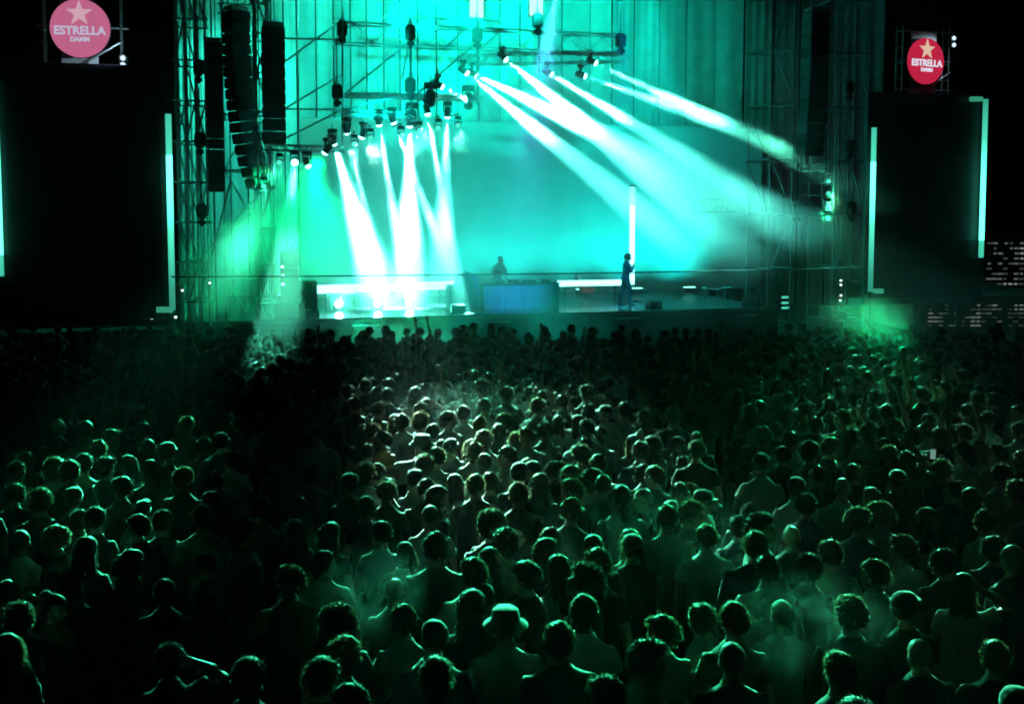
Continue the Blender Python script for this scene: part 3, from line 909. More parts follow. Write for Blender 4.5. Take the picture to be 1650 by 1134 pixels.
def moving_head(label, px, py, v, target, lens, beams, s=1.0, soft=0.05):
    c = on_v(px, py, v)
    root = thing('moving_head_lamp', label, 'stage lamp', c, ROTZ, 'moving head lamps of the stage rig')
    d = (Vector(target) - c).normalized()
    c = c - d * 0.22 * s
    hor = Matrix.Rotation(math.atan2(d.y, d.x) - math.pi / 2, 4, 'Z')
    S = Matrix.Scale(s, 4)
    box('base', c + Vector((0, 0, 0.42 * s)), (0.42 * s, 0.32 * s, 0.14 * s), M['black'], root, hor, bev=0.02)
    put('yoke', YOKE, M['black'], root, Matrix.Translation(c) @ hor @ S)
    hd = put('head', HEAD, M['black'], root, Matrix.Translation(c) @ look(c, target) @ S)
    put('lens', LENSMESH, lens, hd, Matrix.Translation(c) @ look(c, target) @ S)
    pipe('clamp', c + Vector((0, 0, 0.48 * s)), c + Vector((0, 0, 0.72 * s)), 0.025, M['alu'], root)
    for (e, col, ang, bl) in beams:
        spot(c + d * (0.36 * s + soft - 0.03), target, e, col, ang, bl, soft, root)
    return root
WHT = (0.13, 1.0, 0.80)
TEAL = (0.03, 1.0, 0.62)
CYAN = (0.0, 1.0, 0.88)
GRN = (0.0, 1.0, 0.30)
B = 11.0
CB = 4.2
def deckpt(px, py, v):
    p = on_v(px, py, v); return p
lamps = [
    # px, py, v, target, beams, label
    (475, 262, 0.5, on_height(440, 640, 1.2), [(11000 * B, (0.11, 1, 0.60), 5.5, 0.3)], 'lit lamp furthest left, its beam falling into the crowd'),
    (497, 268, 0.5, on_v(560, 440, -1.5), [(1500 * B, GRN, 50.0, 1.0)], 'dim black moving lamp hanging second from the left'),
    (524, 246, 0.6, on_v(380, 470, 2.5), [(650 * B, GRN, 95, 1.0)], 'lit lamp third from the left throwing green light to the left'),
    (538, 232, 0.9, on_v(612, 470, 3.0), [(65000 * B, (0.12, 1, 0.75), 18.75, 1.0)], 'small lit lamp on the end of the lowest truss'),
    (560, 214, 0.8, on_v(590, 345, 1.6), [(60000 * B, WHT, 5.62, 1.0)], 'lit lamp fifth from the left with a narrow steep beam'),
    (583, 221, 0.8, on_v(520, 400, 1.5), [(600 * B, TEAL, 22.5, 1.0)], 'lit lamp sixth from the left turned back to the left'),
    (611, 201, 1.0, on_v(632, 330, 1.8), [(60000 * B, WHT, 6.88, 1.0)], 'lit lamp seventh from the left with a steep wide beam'),
    (634, 197, 1.0, on_v(700, 370, 2.0), [(60000 * B, WHT, 6.25, 1.0)], 'lit lamp eighth from the left, beam slanting to the right'),
    (660, 203, 1.0, on_v(658, 470, 2.6), [(75000 * B, (0.12, 1, 0.75), 16.25, 1.0)], 'small lit lamp ninth from the left under the second upright pole'),
    (689, 184, 1.2, on_v(708, 290, 1.0), [(70000 * B, WHT, 6.25, 1.0)], 'lit lamp left of the pair in the middle of the rig'),
    (721, 188, 1.2, on_v(712, 440, 3.2), [(40000 * B, (0.08, 1, 0.75), 12.5, 1.0)], 'lit lamp right of the pair in the middle of the rig'),
    (712, 140, 1.4, on_v(870, 225, 0.6), [(70000 * B, WHT, 7.5, 1.0)], 'small lit lamp left of the right-hand row'),
    (752, 118, 1.5, on_v(985, 305, -0.4), [(80000 * B, WHT, 10.0, 1.0)], 'lit lamp second in the right-hand row'),
    (767, 121, 1.5, on_v(955, 212, 0.4), [(170000 * B, WHT, 10.62, 1.0)], 'lit lamp third in the right-hand row with the broadest beam'),
    (815, 96, 1.6, on_v(985, 235, 0.0), [(150000 * B, WHT, 10.62, 1.0)], 'lit lamp highest in the right-hand row'),
    (888, 120, 1.6, on_v(1060, 225, 0.4), [(90000 * B, WHT, 8.75, 1.0)], 'lit lamp in the middle of the right-hand row'),
    (942, 123, 1.6, on_v(1200, 212, -0.2), [(60000 * B, WHT, 7.5, 1.0)], 'lower lit lamp of the rightmost pair'),
    (959, 102, 1.6, on_v(1195, 212, -0.2), [(90000 * B, (0.13, 1, 0.62), 6.88, 1.0)], 'upper lit lamp of the rightmost pair'),
]
for (px, py, v, tg, bm_, lb) in lamps:
    moving_head(lb, px, py, v, tg, LENSDIM if lb.startswith('dim') else LENS, bm_, 0.66)
# unlit fixtures
for (px, py, v, lb) in [(694, 168, 0.9, 'unlit black lamp hanging above the middle pair'), (664, 200, 1.3, 'unlit black lamp behind the second upright pole'), (755, 172, 1.2, 'unlit black lamp under the third upright pole')]:
    moving_head(lb, px, py, v, on_v(px + 5, py + 200, v - 1), M['screen'], [], 0.95)
# added lamps on added outrigger arms, lighting patches of the crowd
added_crowd_lamps = [
    # px, py, v, target pixel, power, colour, cone, label
    (597, 222, -0.7, (715, 712), 95000, (0.42, 1, 0.76), 6.5, 'added small lamp between the sixth and seventh lit lamps'),
    (450, 262, -0.7, (190, 738), 34000, (0.05, 1, 0.45), 7.5, 'added small lamp at the left end of the lowest truss'),
    (571, 232, -0.7, (612, 640), 26000, (0.4, 1, 0.78), 4.5, 'added small lamp under the fifth lit lamp aimed at the far crowd'),
    (647, 218, -0.7, (950, 690), 36000, (0.28, 1, 0.68), 7, 'added small lamp between the eighth and ninth lit lamps'),
    (676, 210, -0.7, (950, 930), 28000, (0.06, 1, 0.46), 11, 'added small lamp left of the middle pair aimed at the near crowd'),
    (738, 202, -0.7, (800, 650), 16000, (0.14, 1, 0.55), 8, 'added small lamp right of the middle pair'),
    (1335, 312, -0.4, (1540, 748), 13000, (0.24, 1, 0.64), 11, 'added middle small lamp on the scaffold close to the right screen'),
    (1335, 332, -0.4, (1250, 985), 20000, (0.02, 1, 0.36), 10, 'added lower small lamp on the scaffold close to the right screen'),
    (1335, 292, -0.4, (1428, 585), 22000, (0.0, 1, 0.3), 7, 'added highest small lamp on the scaffold close to the right screen'),
    (425, 300, -0.7, (95, 880), 20000, (0.08, 1, 0.55), 7, 'added small lamp on the left scaffold aimed at the near left crowd'),
    (706, 206, -0.7, (620, 965), 15000, (0.06, 1, 0.5), 7, 'added small lamp between the middle pair aimed straight out'),
    (1335, 352, -0.4, (1560, 960), 1500, (0.2, 1, 0.6), 14, 'added small lamp under the others on the right-hand scaffold'),
]
for (px, py, v, (tx, ty), e, col, ang, lb) in added_crowd_lamps:
    r_ = moving_head(lb, px, py, v, on_height(tx, ty, 1.6), LENSLOW, [(e * CB, col, ang, 1.0)], 0.5, 0.2)
    c = on_v(px, py, v)
    pipe('outrigger', c + Vector((0, 0, 0.33)), c + Vector((0, 0, 0.40)) + SV * 1.7, 0.022, M['steel'], r_)
# added unseen lamps: uplights along the foot of the cyclorama and teal washes above
def floor_wash(label, u, v, target, e, col, ang):
    p_ = ST(u, v, DECK)
    root = thing('added_wash_lamp', label, 'stage lamp', p_, ROTZ, 'added wash lamps on the stage floor')
    box('housing', p_ + Vector((0, 0, 0.14)), (0.5, 0.25, 0.2), M['black'], root)
    for s_ in (-1, 1):
        box('bracket', p_ + Vector((0, 0, 0.1)) + SU * (s_ * 0.28), (0.03, 0.12, 0.2), M['steel'], root)
    box('lens', p_ + Vector((0, 0, 0.25)), (0.44, 0.2, 0.02), LENSDIM, root, bev=0.005)
    spot(p_ + Vector((0, 0, 0.3)), target, e, col, ang, 0.9, 0.15, root)
for i in range(8):
    u = -7 + 2.25 * i
    floor_wash('added low wash lamp %s along the foot of the backcloth' % (nth(i) + ' from the left'), u, 6.6, ST(u, 8.6, DECK + 3.5), (800 if i > 5 else 480) if i > 2 else 460, CYAN if i > 2 else (0.02, 1, 0.68), 120)
for (px, lb) in [(545, 'floor lamp with a white flare at the left of the deck'), (607, 'floor lamp with a white flare second on the deck'), (658, 'floor lamp with a white flare third on the deck')]:
    p_ = deck_at(px, 2.6)
    root = thing('floor_blinder', lb, 'stage lamp', p_, ROTZ, 'flaring floor lamps at the left of the deck')
    box('housing', p_ + Vector((0, 0, 0.22)), (0.36, 0.22, 0.3), M['black'], root, bev=0.03)
    for s_ in (-1, 1):
        box('bracket', p_ + Vector((0, 0, 0.14)) + SU * (s_ * 0.21), (0.03, 0.1, 0.28), M['steel'], root)
    m_ = MB(); m_.loft([((0, 0, 0), 0.13, 0.13), ((0, -0.03, 0), 0.115, 0.115), ((0, -0.06, 0), 0.06, 0.06)], 18, up=(1, 0, 0))
    put('lens', m_.mesh('lens', True), LENS, root, Matrix.Translation(p_ + Vector((0, 0, 0.22)) - SV * 0.115) @ ROTZ)
    spot(p_ + Vector((0, 0, 0.24)) - SV * 0.25, p_ - SV * 12 + Vector((0, 0, 2.0)), 2500, (0.12, 1, 0.75), 70, 1.0, 0.08, root)
def top_wash(label, px, py, v, tpx, tpy, tv, e, col, ang):  # lamps above the view; the teal and cyan ones are added fill
    moving_head(label, px, py, v, on_v(tpx, tpy, tv), LENSDIM, [(e, col, ang, 0.9)], 0.7)
top_wash('added unseen wash lamp high over the rig lighting the left cloth strips', 520, -30, -0.8, 490, 70, 10.4, 3200, TEAL, 60)
top_wash('added unseen wash lamp high over the rig lighting the middle cloth strips', 690, -30, -0.8, 660, 70, 10.4, 11000, (0, 1, 0.74), 62)
top_wash('added unseen wash lamp high over the rig lighting the right middle cloth strips', 860, -30, -0.8, 840, 80, 10.4, 11000, (0, 1, 0.76), 62)
top_wash('added unseen wash lamp high over the rig lighting the right cloth strips', 1040, -30, -0.8, 1010, 100, 10.4, 3500, (0, 1, 0.72), 60)
top_wash('added unseen wash lamp lighting the cloth strips behind the left scaffold', 440, -30, 6, 370, 180, 10.4, 3000, (0.02, 1, 0.7), 75)
top_wash('blue wash lamp aimed down at the desk', 900, -30, -3.0, 815, 462, 2.7, 32000, (0.10, 0.55, 1.0), 20)
top_wash('blue wash lamp aimed down at the standing performer', 1000, -30, -3.0, 1015, 470, 1.5, 12000, (0.0, 0.45, 1.0), 14)
top_wash('added unseen cyan wash lamp aimed down at the left deck', 640, -30, -1.0, 620, 500, 2.5, 9000, (0.0, 1.0, 0.85), 40)
top_wash('added unseen cyan wash lamp aimed down at the right deck', 1050, -30, -1.0, 1050, 490, 3.0, 9000, (0.0, 1.0, 0.85), 44)
top_wash('added unseen teal wash lamp aimed down in front of the stage', 760, -30, -1.5, 800, 560, -4.0, 9000, (0.0, 1.0, 0.7), 40)
# glowing panels standing in for lit white cloth at the top middle
for (px, py, lb) in [(768, 10, 'glowing panel standing in for lit white cloth at the top middle'), (864, 8, 'narrow glowing panel standing in for lit cloth behind the fourth hoist')]:
    c = on_v(px, py, 9.6)
    r_ = thing('lit_cloth_panel', lb, 'stage lamp', c, ROTZ)
    box('panel', c, (0.55, 0.06, 0.9), emitter('panel_glow', (0.6, 1, 0.92), 1.3), r_)
    box('back_case', c + SV * 0.07, (0.6, 0.06, 0.95), M['black'], r_)
    pipe('hanger', c + Vector((0, 0, 0.5)), c + Vector((0, 0, 2.5)), 0.02, M['steel'], r_)
# ================================================================== PEOPLE
TMP = bpy.data.scenes.new('workbench')
def baked(mb, voxel, ratio, smooth_it=2, name='m'):
    me = mb.mesh(name)
    o = bpy.data.objects.new('tmp', me)
    TMP.collection.objects.link(o)
    r_ = o.modifiers.new('r', 'REMESH'); r_.mode = 'VOXEL'; r_.voxel_size = voxel
    if smooth_it:
        s_ = o.modifiers.new('s', 'SMOOTH'); s_.iterations = smooth_it; s_.factor = 0.5
    d_ = o.modifiers.new('d', 'DECIMATE'); d_.ratio = ratio
    TMP.view_layers[0].update()
    out = bpy.data.meshes.new_from_object(o.evaluated_get(TMP.view_layers[0].depsgraph))
    bpy.data.objects.remove(o)
    bpy.data.meshes.remove(me)
    out.name = name
    out.polygons.foreach_set('use_smooth', [True] * len(out.polygons))
    return out
ARM = {  # elbow, wrist, hand direction for the right side (x mirrored for the left)
    'down': ((0.245, -0.03, 1.14), (0.255, 0.06, 0.89), (0.02, 0.25, -0.97)),
    'hold': ((0.25, 0.02, 1.15), (0.10, 0.28, 1.22), (-0.55, 0.7, 0.45)),
    'fold': ((0.26, 0.05, 1.17), (-0.02, 0.24, 1.16), (-0.95, 0.1, 0.1)),
    'up': ((0.31, 0.08, 1.62), (0.24, 0.14, 1.88), (-0.1, 0.1, 0.98)),
    'phone': ((0.23, 0.24, 1.36), (0.12, 0.34, 1.62), (-0.1, 0.15, 0.98)),
    'reach': ((0.43, 0.0, 1.33), (0.66, 0.10, 1.36), (0.95, 0.25, 0.05)),
    'hip': ((0.40, -0.10, 1.20), (0.21, 0.03, 1.03), (-0.6, 0.5, -0.6)),
    'head': ((0.40, -0.02, 1.52), (0.16, -0.06, 1.66), (-0.9, 0.05, 0.3)),
    'work': ((0.27, 0.10, 1.16), (0.18, 0.36, 1.05), (-0.1, 0.95, -0.2)),
    'mic': ((0.24, 0.10, 1.18), (0.05, 0.24, 1.36), (-0.4, 0.3, 0.85)),
}
def hand(mb, w, d, side, grip):
    d = Vector(d).normalized()
    palm_n = Vector((0, 1, 0)) if abs(d.y) < 0.7 else Vector((0, 0, 1))
    across = d.cross(palm_n).normalized()
    palm_n = across.cross(d).normalized()
    w = Vector(w)
    mb.loft([(w - d * 0.02, 0.026, 0.022), (w + d * 0.03, 0.034, 0.018), (w + d * 0.075, 0.040, 0.016), (w + d * 0.095, 0.036, 0.014)], 10, up=across)
    for k, (off, ln) in enumerate(((-0.030, 0.062), (-0.010, 0.076), (0.010, 0.072), (0.030, 0.056))):
        a = w + d * 0.085 + across * off
        b = a + d * ln * 0.5 + palm_n * (0.012 if grip else 0.004)
        c = b + (d * (0.1 if grip else 0.45) + palm_n * (0.5 if grip else 0.12)) * ln
        mb.loft([(a, 0.0105, 0.0105), (b, 0.0100, 0.0100), (c, 0.0085, 0.0085)], 8, up=across)
    t0 = w + d * 0.03 - across * (0.03 * side)
    mb.loft([(t0, 0.013, 0.013), (t0 - across * (0.028 * side) + d * 0.03, 0.0115, 0.0115), (t0 - across * (0.034 * side) + d * 0.06 + palm_n * 0.01, 0.0095, 0.0095)], 8, up=palm_n)
HEADC = Vector((0, 0.02, 1.622))
class Figure: pass
def make_figure(key, left='down', right='down', broad=1.0, female=False, head_yaw=0, head_pitch=0, lean=0, stride=0.0, sleeve=0.55, long_shirt=0.0, res=0.0105, ratio=0.42):
    sx = broad * (0.9 if female else 1.0)
    piv = Vector((0, 0, 0.95))
    Lm = Matrix.Translation(piv) @ Matrix.Rotation(R(-lean), 4, 'X') @ Matrix.Translation(-piv)
    def U(p):
        p = Vector(p)
        if lean and p.z > 0.9:
            k = min(1.0, (p.z - 0.9) / 0.25)
            q = Matrix.Translation(piv) @ Matrix.Rotation(R(-lean * k), 4, 'X') @ Matrix.Translation(-piv) @ p
            return q
        return p
    hipw = 1.06 if female else 1.0
    torso = [((0, 0, 0.84), 0.15 * hipw, 0.105), ((0, -0.01, 0.94), 0.165 * hipw, 0.118), ((0, 0, 1.06), 0.143 * (0.93 if female else 1), 0.10), ((0, 0.0, 1.18), 0.15 * sx, 0.105),
             ((0, 0.005, 1.28), 0.164 * sx, 0.118), ((0, -0.005, 1.375), 0.168 * sx, 0.108), ((0, -0.012, 1.425), 0.135 * sx, 0.088), ((0, -0.01, 1.475), 0.080 * sx, 0.070), ((0, 0, 1.53), 0.057, 0.058)]
    arms = {}
    for sd, nm in ((-1, left), (1, right)):
        e, w, h = ARM[nm]
        sh = Vector((0.166 * sx * sd, -0.008, 1.388))
        dx = (0.166 * (sx - 1) - 0.012) * sd
        arms[sd] = (sh, Vector((e[0] * sd + dx, e[1], e[2])), Vector((w[0] * sd + dx, w[1], w[2])), Vector((h[0] * sd, h[1], h[2])), nm)
    HM = Matrix.Translation(HEADC) @ Matrix.Rotation(R(head_yaw), 4, 'Z') @ Matrix.Rotation(R(-head_pitch), 4, 'X')
    if lean:
        HM = Lm @ HM
    legs = {}
    for sd in (-1, 1):
        y = stride * sd
        legs[sd] = [(Vector((0.088 * sd * hipw, 0, 0.90)), 0.088), (Vector((0.094 * sd, y * 0.25 + 0.01, 0.72)), 0.078), (Vector((0.098 * sd, y * 0.55 + 0.02, 0.49)), 0.056), (Vector((0.100 * sd, y * 0.8 - 0.015, 0.32)), 0.056), (Vector((0.102 * sd, y - 0.02, 0.09)), 0.037)]
    # --- body: one continuous surface
    b = MB()
    b.loft([(U(c), rx, ry) for c, rx, ry in torso], 20, up=(1, 0, 0))
    b.loft([(U((0, 0, 1.46)), 0.060, 0.062), (U((0, 0.005, 1.52)), 0.056, 0.058), (HM @ Vector((0, -0.012, -0.07)), 0.054, 0.058)], 14, up=(1, 0, 0))
    def hp(x, y, z): return HM @ Vector((x, y, z))
    HR = HM.to_3x3().to_4x4()
    b.ellipsoid(hp(0, -0.012, 0.032), (0.0755, 0.096, 0.088), HR, 18, 12)
    b.ellipsoid(hp(0, 0.022, -0.03), (0.062, 0.072, 0.078), HR, 16, 10)
    b.ellipsoid(hp(0, 0.058, -0.085), (0.032, 0.028, 0.024), HR, 12, 8)
    b.ellipsoid(hp(0, 0.080, 0.020), (0.050, 0.014, 0.016), HR, 12, 8)
    b.loft([(hp(0, 0.088, 0.012), 0.009, 0.010), (hp(0, 0.104, -0.014), 0.012, 0.012), (hp(0, 0.106, -0.028), 0.017, 0.011), (hp(0, 0.088, -0.036), 0.014, 0.009)], 8, up=HM.to_3x3() @ Vector((1, 0, 0)))
    b.ellipsoid(hp(0, 0.090, -0.058), (0.022, 0.010, 0.010), HR, 10, 6)
    for sd in (-1, 1):
        b.ellipsoid(hp(0.078 * sd, -0.014, -0.008), (0.011, 0.020, 0.031), HR, 10, 8)
        sh, e, w, h, nm = arms[sd]
        mid = sh.lerp(e, 0.45)
        b.loft([(U(sh + Vector((-0.05 * sd, 0, 0.005))), 0.058, 0.058), (U(sh), 0.060, 0.058), (U(mid), 0.050, 0.050), (U(e), 0.041, 0.041), (U(e.lerp(w, 0.3)), 0.043, 0.041), (U(w), 0.027, 0.026)], 12)
        hd = (U(w + h * 0.1) - U(w)).normalized()
        hand(b, U(w), hd, sd, nm in ('hold', 'phone', 'mic', 'fold', 'hip', 'head'))
        b.loft([(c, r_, r_) for c, r_ in legs[sd]], 12, up=(1, 0, 0))
        an = legs[sd][-1][0]
        b.loft([(an + Vector((0, -0.05, -0.045)), 0.034, 0.035), (an + Vector((0, 0.04, -0.035)), 0.042, 0.045), (an + Vector((0, 0.12, -0.058)), 0.046, 0.028), (an + Vector((0, 0.19, -0.068)), 0.036, 0.018)], 10, up=(1, 0, 0))
    body = baked(b, res, ratio, 2, 'body_' + key)
    # --- shirt
    s_ = MB()
    g_ = 0.020
    z_hem = 0.86 - long_shirt
    rings = [((0, 0, z_hem), 0.165 * hipw + g_ + long_shirt * 0.1, 0.118 + g_), ((0, -0.01, 0.95), 0.162 * hipw + g_ + 0.004, 0.116 + g_ + 0.004), ((0, 0, 1.06), 0.150 * sx + g_, 0.105 + g_)]
    rings += [(c, rx + g_ * 0.9, ry + g_ * 0.9) for c, rx, ry in torso[3:7]] + [((0, -0.012, 1.478), 0.090 * sx, 0.080), ((0, -0.008, 1.512), 0.068, 0.069)]
    s_.loft([(U(c), rx, ry) for c, rx, ry in rings], 24, up=(1, 0, 0))
    for sd in (-1, 1):
        sh, e, w, h, nm = arms[sd]
        pth = [(sh + Vector((-0.07 * sd, 0, 0.012)), 0.064), (sh + Vector((-0.01 * sd, 0, 0)), 0.068)]
        if sleeve < 1:
            pth += [(sh.lerp(e, sleeve * 0.5), 0.064), (sh.lerp(e, sleeve), 0.064)]
        else:
            pth += [(sh.lerp(e, 0.5), 0.066), (e, 0.058), (e.lerp(w, 0.5), 0.052), (e.lerp(w, 0.95), 0.040)]
        s_.loft([(U(c), r_, r_) for c, r_ in pth], 14)
    shirt = baked(s_, 0.016, 0.55, 2, 'shirt_' + key)
    sd_ = sum(map(ord, key)) % 97
    for v_ in shirt.vertices:
        c = v_.co
        n1 = noise.noise((c.x * 9, c.y * 9, c.z * 5 + sd_)) * 0.010 + noise.noise((c.x * 22 + c.z * 8, c.y * 22, c.z * 9 + sd_)) * 0.005
        v_.co = c + v_.normal * (n1 + 0.003)
    # --- trousers
    t_ = MB()
    t_.loft([((0, -0.005, 0.78), 0.15 * hipw, 0.118), ((0, -0.01, 0.88), 0.170 * hipw, 0.126), ((0, -0.005, 0.97), 0.160 * hipw, 0.118), ((0, 0, 1.02), 0.152, 0.112)], 20, up=(1, 0, 0))
    for sd in (-1, 1):
        pts = [(c, r_ + 0.018 + 0.012 * i / 4) for i, (c, r_) in enumerate(legs[sd])]
        t_.loft([(c, r_, r_) for c, r_ in pts], 14, up=(1, 0, 0))
    trousers = baked(t_, 0.020, 0.5, 2, 'trousers_' + key)
    # --- shoes
    h_ = MB()
    for sd in (-1, 1):
        an = legs[sd][-1][0]
        h_.loft([(an + Vector((0, -0.075, -0.05)), 0.036, 0.036), (an + Vector((0, 0.03, -0.030)), 0.048, 0.056), (an + Vector((0, 0.12, -0.055)), 0.052, 0.034), (an + Vector((0, 0.205, -0.066)), 0.036, 0.020)], 12, up=(1, 0, 0))
    shoes = baked(h_, 0.014, 0.5, 1, 'shoes_' + key)
    f = Figure()
    f.body, f.shirt, f.trousers, f.shoes, f.HM, f.U, f.arms, f.key = body, shirt, trousers, shoes, HM, U, arms, key
    # eyes and mouth by place on the head
    inv = HM.inverted()
    body.materials.append(SKIN[0]); body.materials.append(principled('eye_and_lip_' + key, (0.03, 0.015, 0.012), 0.3))
    for p in body.polygons:
        c = inv @ p.center
        if c.y > 0.055:
            if (abs(abs(c.x) - 0.031) < 0.013 and abs(c.z - 0.002) < 0.0065) or (abs(c.x) < 0.020 and abs(c.z + 0.058) < 0.004) or (abs(abs(c.x) - 0.031) < 0.019 and abs(c.z - 0.024) < 0.004):
                p.material_index = 1
    shirt.materials.append(CLOTH['black']); trousers.materials.append(DENIM[0]); shoes.materials.append(CLOTH['black'])
    return f
# --- hair, in the head's own frame
def tufts(mb, base, n, ln, spread, seed, wid=0.0035, zmin=-9.0):
    rnd = random.Random(seed)
    me = base
    polys = [p for p in me.polygons if p.center.z > zmin]
    wts = [p.area for p in polys]
    for p in rnd.choices(polys, wts, k=n):
        vs_ = [me.vertices[i].co for i in p.vertices]
        a, b_, c_ = rnd.random(), rnd.random(), rnd.random()
        t_ = a + b_ + c_
        q = (vs_[0] * a + vs_[1] * b_ + vs_[2 % len(vs_)] * c_) / t_
        nrm = p.normal
        d = (nrm * (0.10 + spread * 0.9) + Vector((rnd.uniform(-1, 1), rnd.uniform(-1, 1), rnd.uniform(-1, 1))) * spread + Vector((0, -0.3, -0.7)) * (1 - spread)).normalized()
        L = ln * rnd.uniform(0.5, 1.3)
        sdv = d.cross(Vector((rnd.uniform(-1, 1), rnd.uniform(-1, 1), rnd.uniform(-1, 1)))).normalized() * wid
        m1 = q + d * L * 0.55 + Vector((0, 0, -0.1 * L))
        tip = q + d * L + Vector((rnd.uniform(-.3, .3), rnd.uniform(-.3, .3), -0.35)) * L * 0.5
        q = q - nrm * 0.006
        mb.add([q - sdv, q + sdv, m1 + sdv * 0.7, m1 - sdv * 0.7, tip], [(0, 1, 2, 3), (3, 2, 4)])
def hair_mesh(kind, seed):
    rnd = random.Random(seed)
    bm = bmesh.new()
    bmesh.ops.create_icosphere(bm, subdivisions=4, radius=1)
    th = {'buzz': 0.006, 'short': 0.014, 'messy': 0.020, 'curly': 0.030, 'afro': 0.052, 'long': 0.018, 'ponytail': 0.011, 'bun': 0.012, 'cap': 0.012, 'bald': 0.004, 'bob': 0.022, 'bucket': 0.012}[kind]
    rough = {'buzz': 0.002, 'short': 0.012, 'messy': 0.018, 'curly': 0.014, 'afro': 0.016, 'long': 0.006, 'ponytail': 0.003, 'bun': 0.003, 'cap': 0.0, 'bald': 0, 'bob': 0.006, 'bucket': 0.0}[kind]
    fr = {'curly': 17, 'afro': 15, 'messy': 8}.get(kind, 6)
    for v_ in bm.verts:
        d = v_.co.normalized()
        r_ = Vector((d.x * 0.0765, d.y * 0.097, d.z * 0.089))
        line = 0.30 + 0.10 * (1 - abs(d.x)) if d.y > 0 else 0.30 - 0.95 * min(1, -d.y * 1.6 + 0.15)
        low = -0.62 if d.y < -0.25 else line
        f_ = 1.0 if d.z > low else max(0.0, 1 - (low - d.z) * 9)
        if d.y > 0.30 and d.z < 0.42:
            f_ = max(0.0, min(f_, 1 - (0.42 - d.z) * 8))
        if abs(d.x) > 0.75 and d.y < 0.2 and d.z > -0.25 and kind not in ('buzz', 'bald', 'cap'):
            f_ = max(f_, 0.8)
        n_ = noise.noise(d * fr * 0.35 + Vector((seed, 0, 0))) * 0.6 + noise.noise(d * fr + Vector((seed, 3, 0)))
        topb = 1.0 + (0.5 * max(0, d.z) if kind in ('short', 'messy') else 0)
        v_.co = Vector((0, -0.012, 0.032)) + r_ + d * (f_ * (th * topb + rough * n_) - (1 - f_) * 0.016)
    me = bpy.data.meshes.new('hb'); bm.to_mesh(me); bm.free()
    mb = MB()
    mb.add([v_.co for v_ in me.vertices], [p.vertices for p in me.polygons])
    if kind in ('long', 'bob'):
        L = 0.36 if kind == 'long' else 0.14
        m2 = MB()
        m2.loft([((0, -0.035, 0.06), 0.070, 0.060), ((0, -0.050, -0.02), 0.092, 0.068), ((0, -0.062, -0.10), 0.100, 0.058), ((0.006, -0.085, -0.10 - L * 0.4), 0.108, 0.046), ((0.004, -0.100, -0.10 - L * 0.8), 0.095, 0.036), ((0, -0.104, -0.10 - L), 0.060, 0.020)], 18, up=(1, 0, 0))
        m3 = m2.mesh('x')
        m4 = MB()
        for v_ in m3.vertices:
            c = v_.co
            v_.co = c + Vector((noise.noise((c.x * 30, seed, c.z * 4)), noise.noise((c.x * 34, seed + 4, c.z * 4)), 0)) * 0.012
        mb.add([v_.co for v_ in m3.vertices], [p.vertices for p in m3.polygons])
        tufts(mb, m3, 450, 0.07, 0.25, seed + 3)
        bpy.data.meshes.remove(m3)
    if kind == 'ponytail':
        m2 = MB()
        m2.loft([((0, -0.100, 0.055), 0.022, 0.022), ((0, -0.135, 0.060), 0.030, 0.028), ((0, -0.165, 0.01), 0.036, 0.030), ((0, -0.160, -0.08), 0.032, 0.026), ((0, -0.150, -0.17), 0.014, 0.012)], 12, up=(1, 0, 0))
        m3 = m2.mesh('x'); mb.add([v_.co for v_ in m3.vertices], [p.vertices for p in m3.polygons]); tufts(mb, m3, 200, 0.05, 0.3, seed + 3); bpy.data.meshes.remove(m3)
    if kind == 'bun':
        m2 = MB(); m2.ellipsoid((0, -0.085, 0.125), (0.042, 0.040, 0.036), None, 14, 10)
        m3 = m2.mesh('x'); mb.add([v_.co for v_ in m3.vertices], [p.vertices for p in m3.polygons]); tufts(mb, m3, 120, 0.03, 0.6, seed + 3); bpy.data.meshes.remove(m3)
    nt_, ln, sp = {'buzz': (500, 0.008, 0.3), 'short': (1300, 0.026, 0.34), 'messy': (1200, 0.038, 0.40), 'curly': (1500, 0.024, 0.7), 'afro': (1900, 0.030, 0.8), 'long': (800, 0.035, 0.25), 'ponytail': (500, 0.016, 0.25), 'bun': (500, 0.020, 0.3), 'cap': (250, 0.02, 0.3), 'bald': (0, 0, 0), 'bob': (900, 0.035, 0.3), 'bucket': (250, 0.03, 0.3)}[kind]
    # tufts only where there is hair
    bm = bmesh.new(); bm.from_mesh(me)
    dele = [f for f in bm.faces if (f.calc_center_median().y > 0.055 and f.calc_center_median().z < 0.07) or f.calc_center_median().z < -0.045 or (abs(f.calc_center_median().x) > 0.05 and f.calc_center_median().z < -0.02)]
    bmesh.ops.delete(bm, geom=dele, context='FACES')
    me2 = bpy.data.meshes.new('hb2'); bm.to_mesh(me2); bm.free()
    if nt_:
        tufts(mb, me2, nt_, ln, sp, seed, zmin=(-0.2 if kind not in ('cap', 'bucket') else -0.2))
    if kind in ('cap', 'bucket'):
        pass
    bpy.data.meshes.remove(me); bpy.data.meshes.remove(me2)
    out = mb.mesh('hair_' + kind, True)
    return out
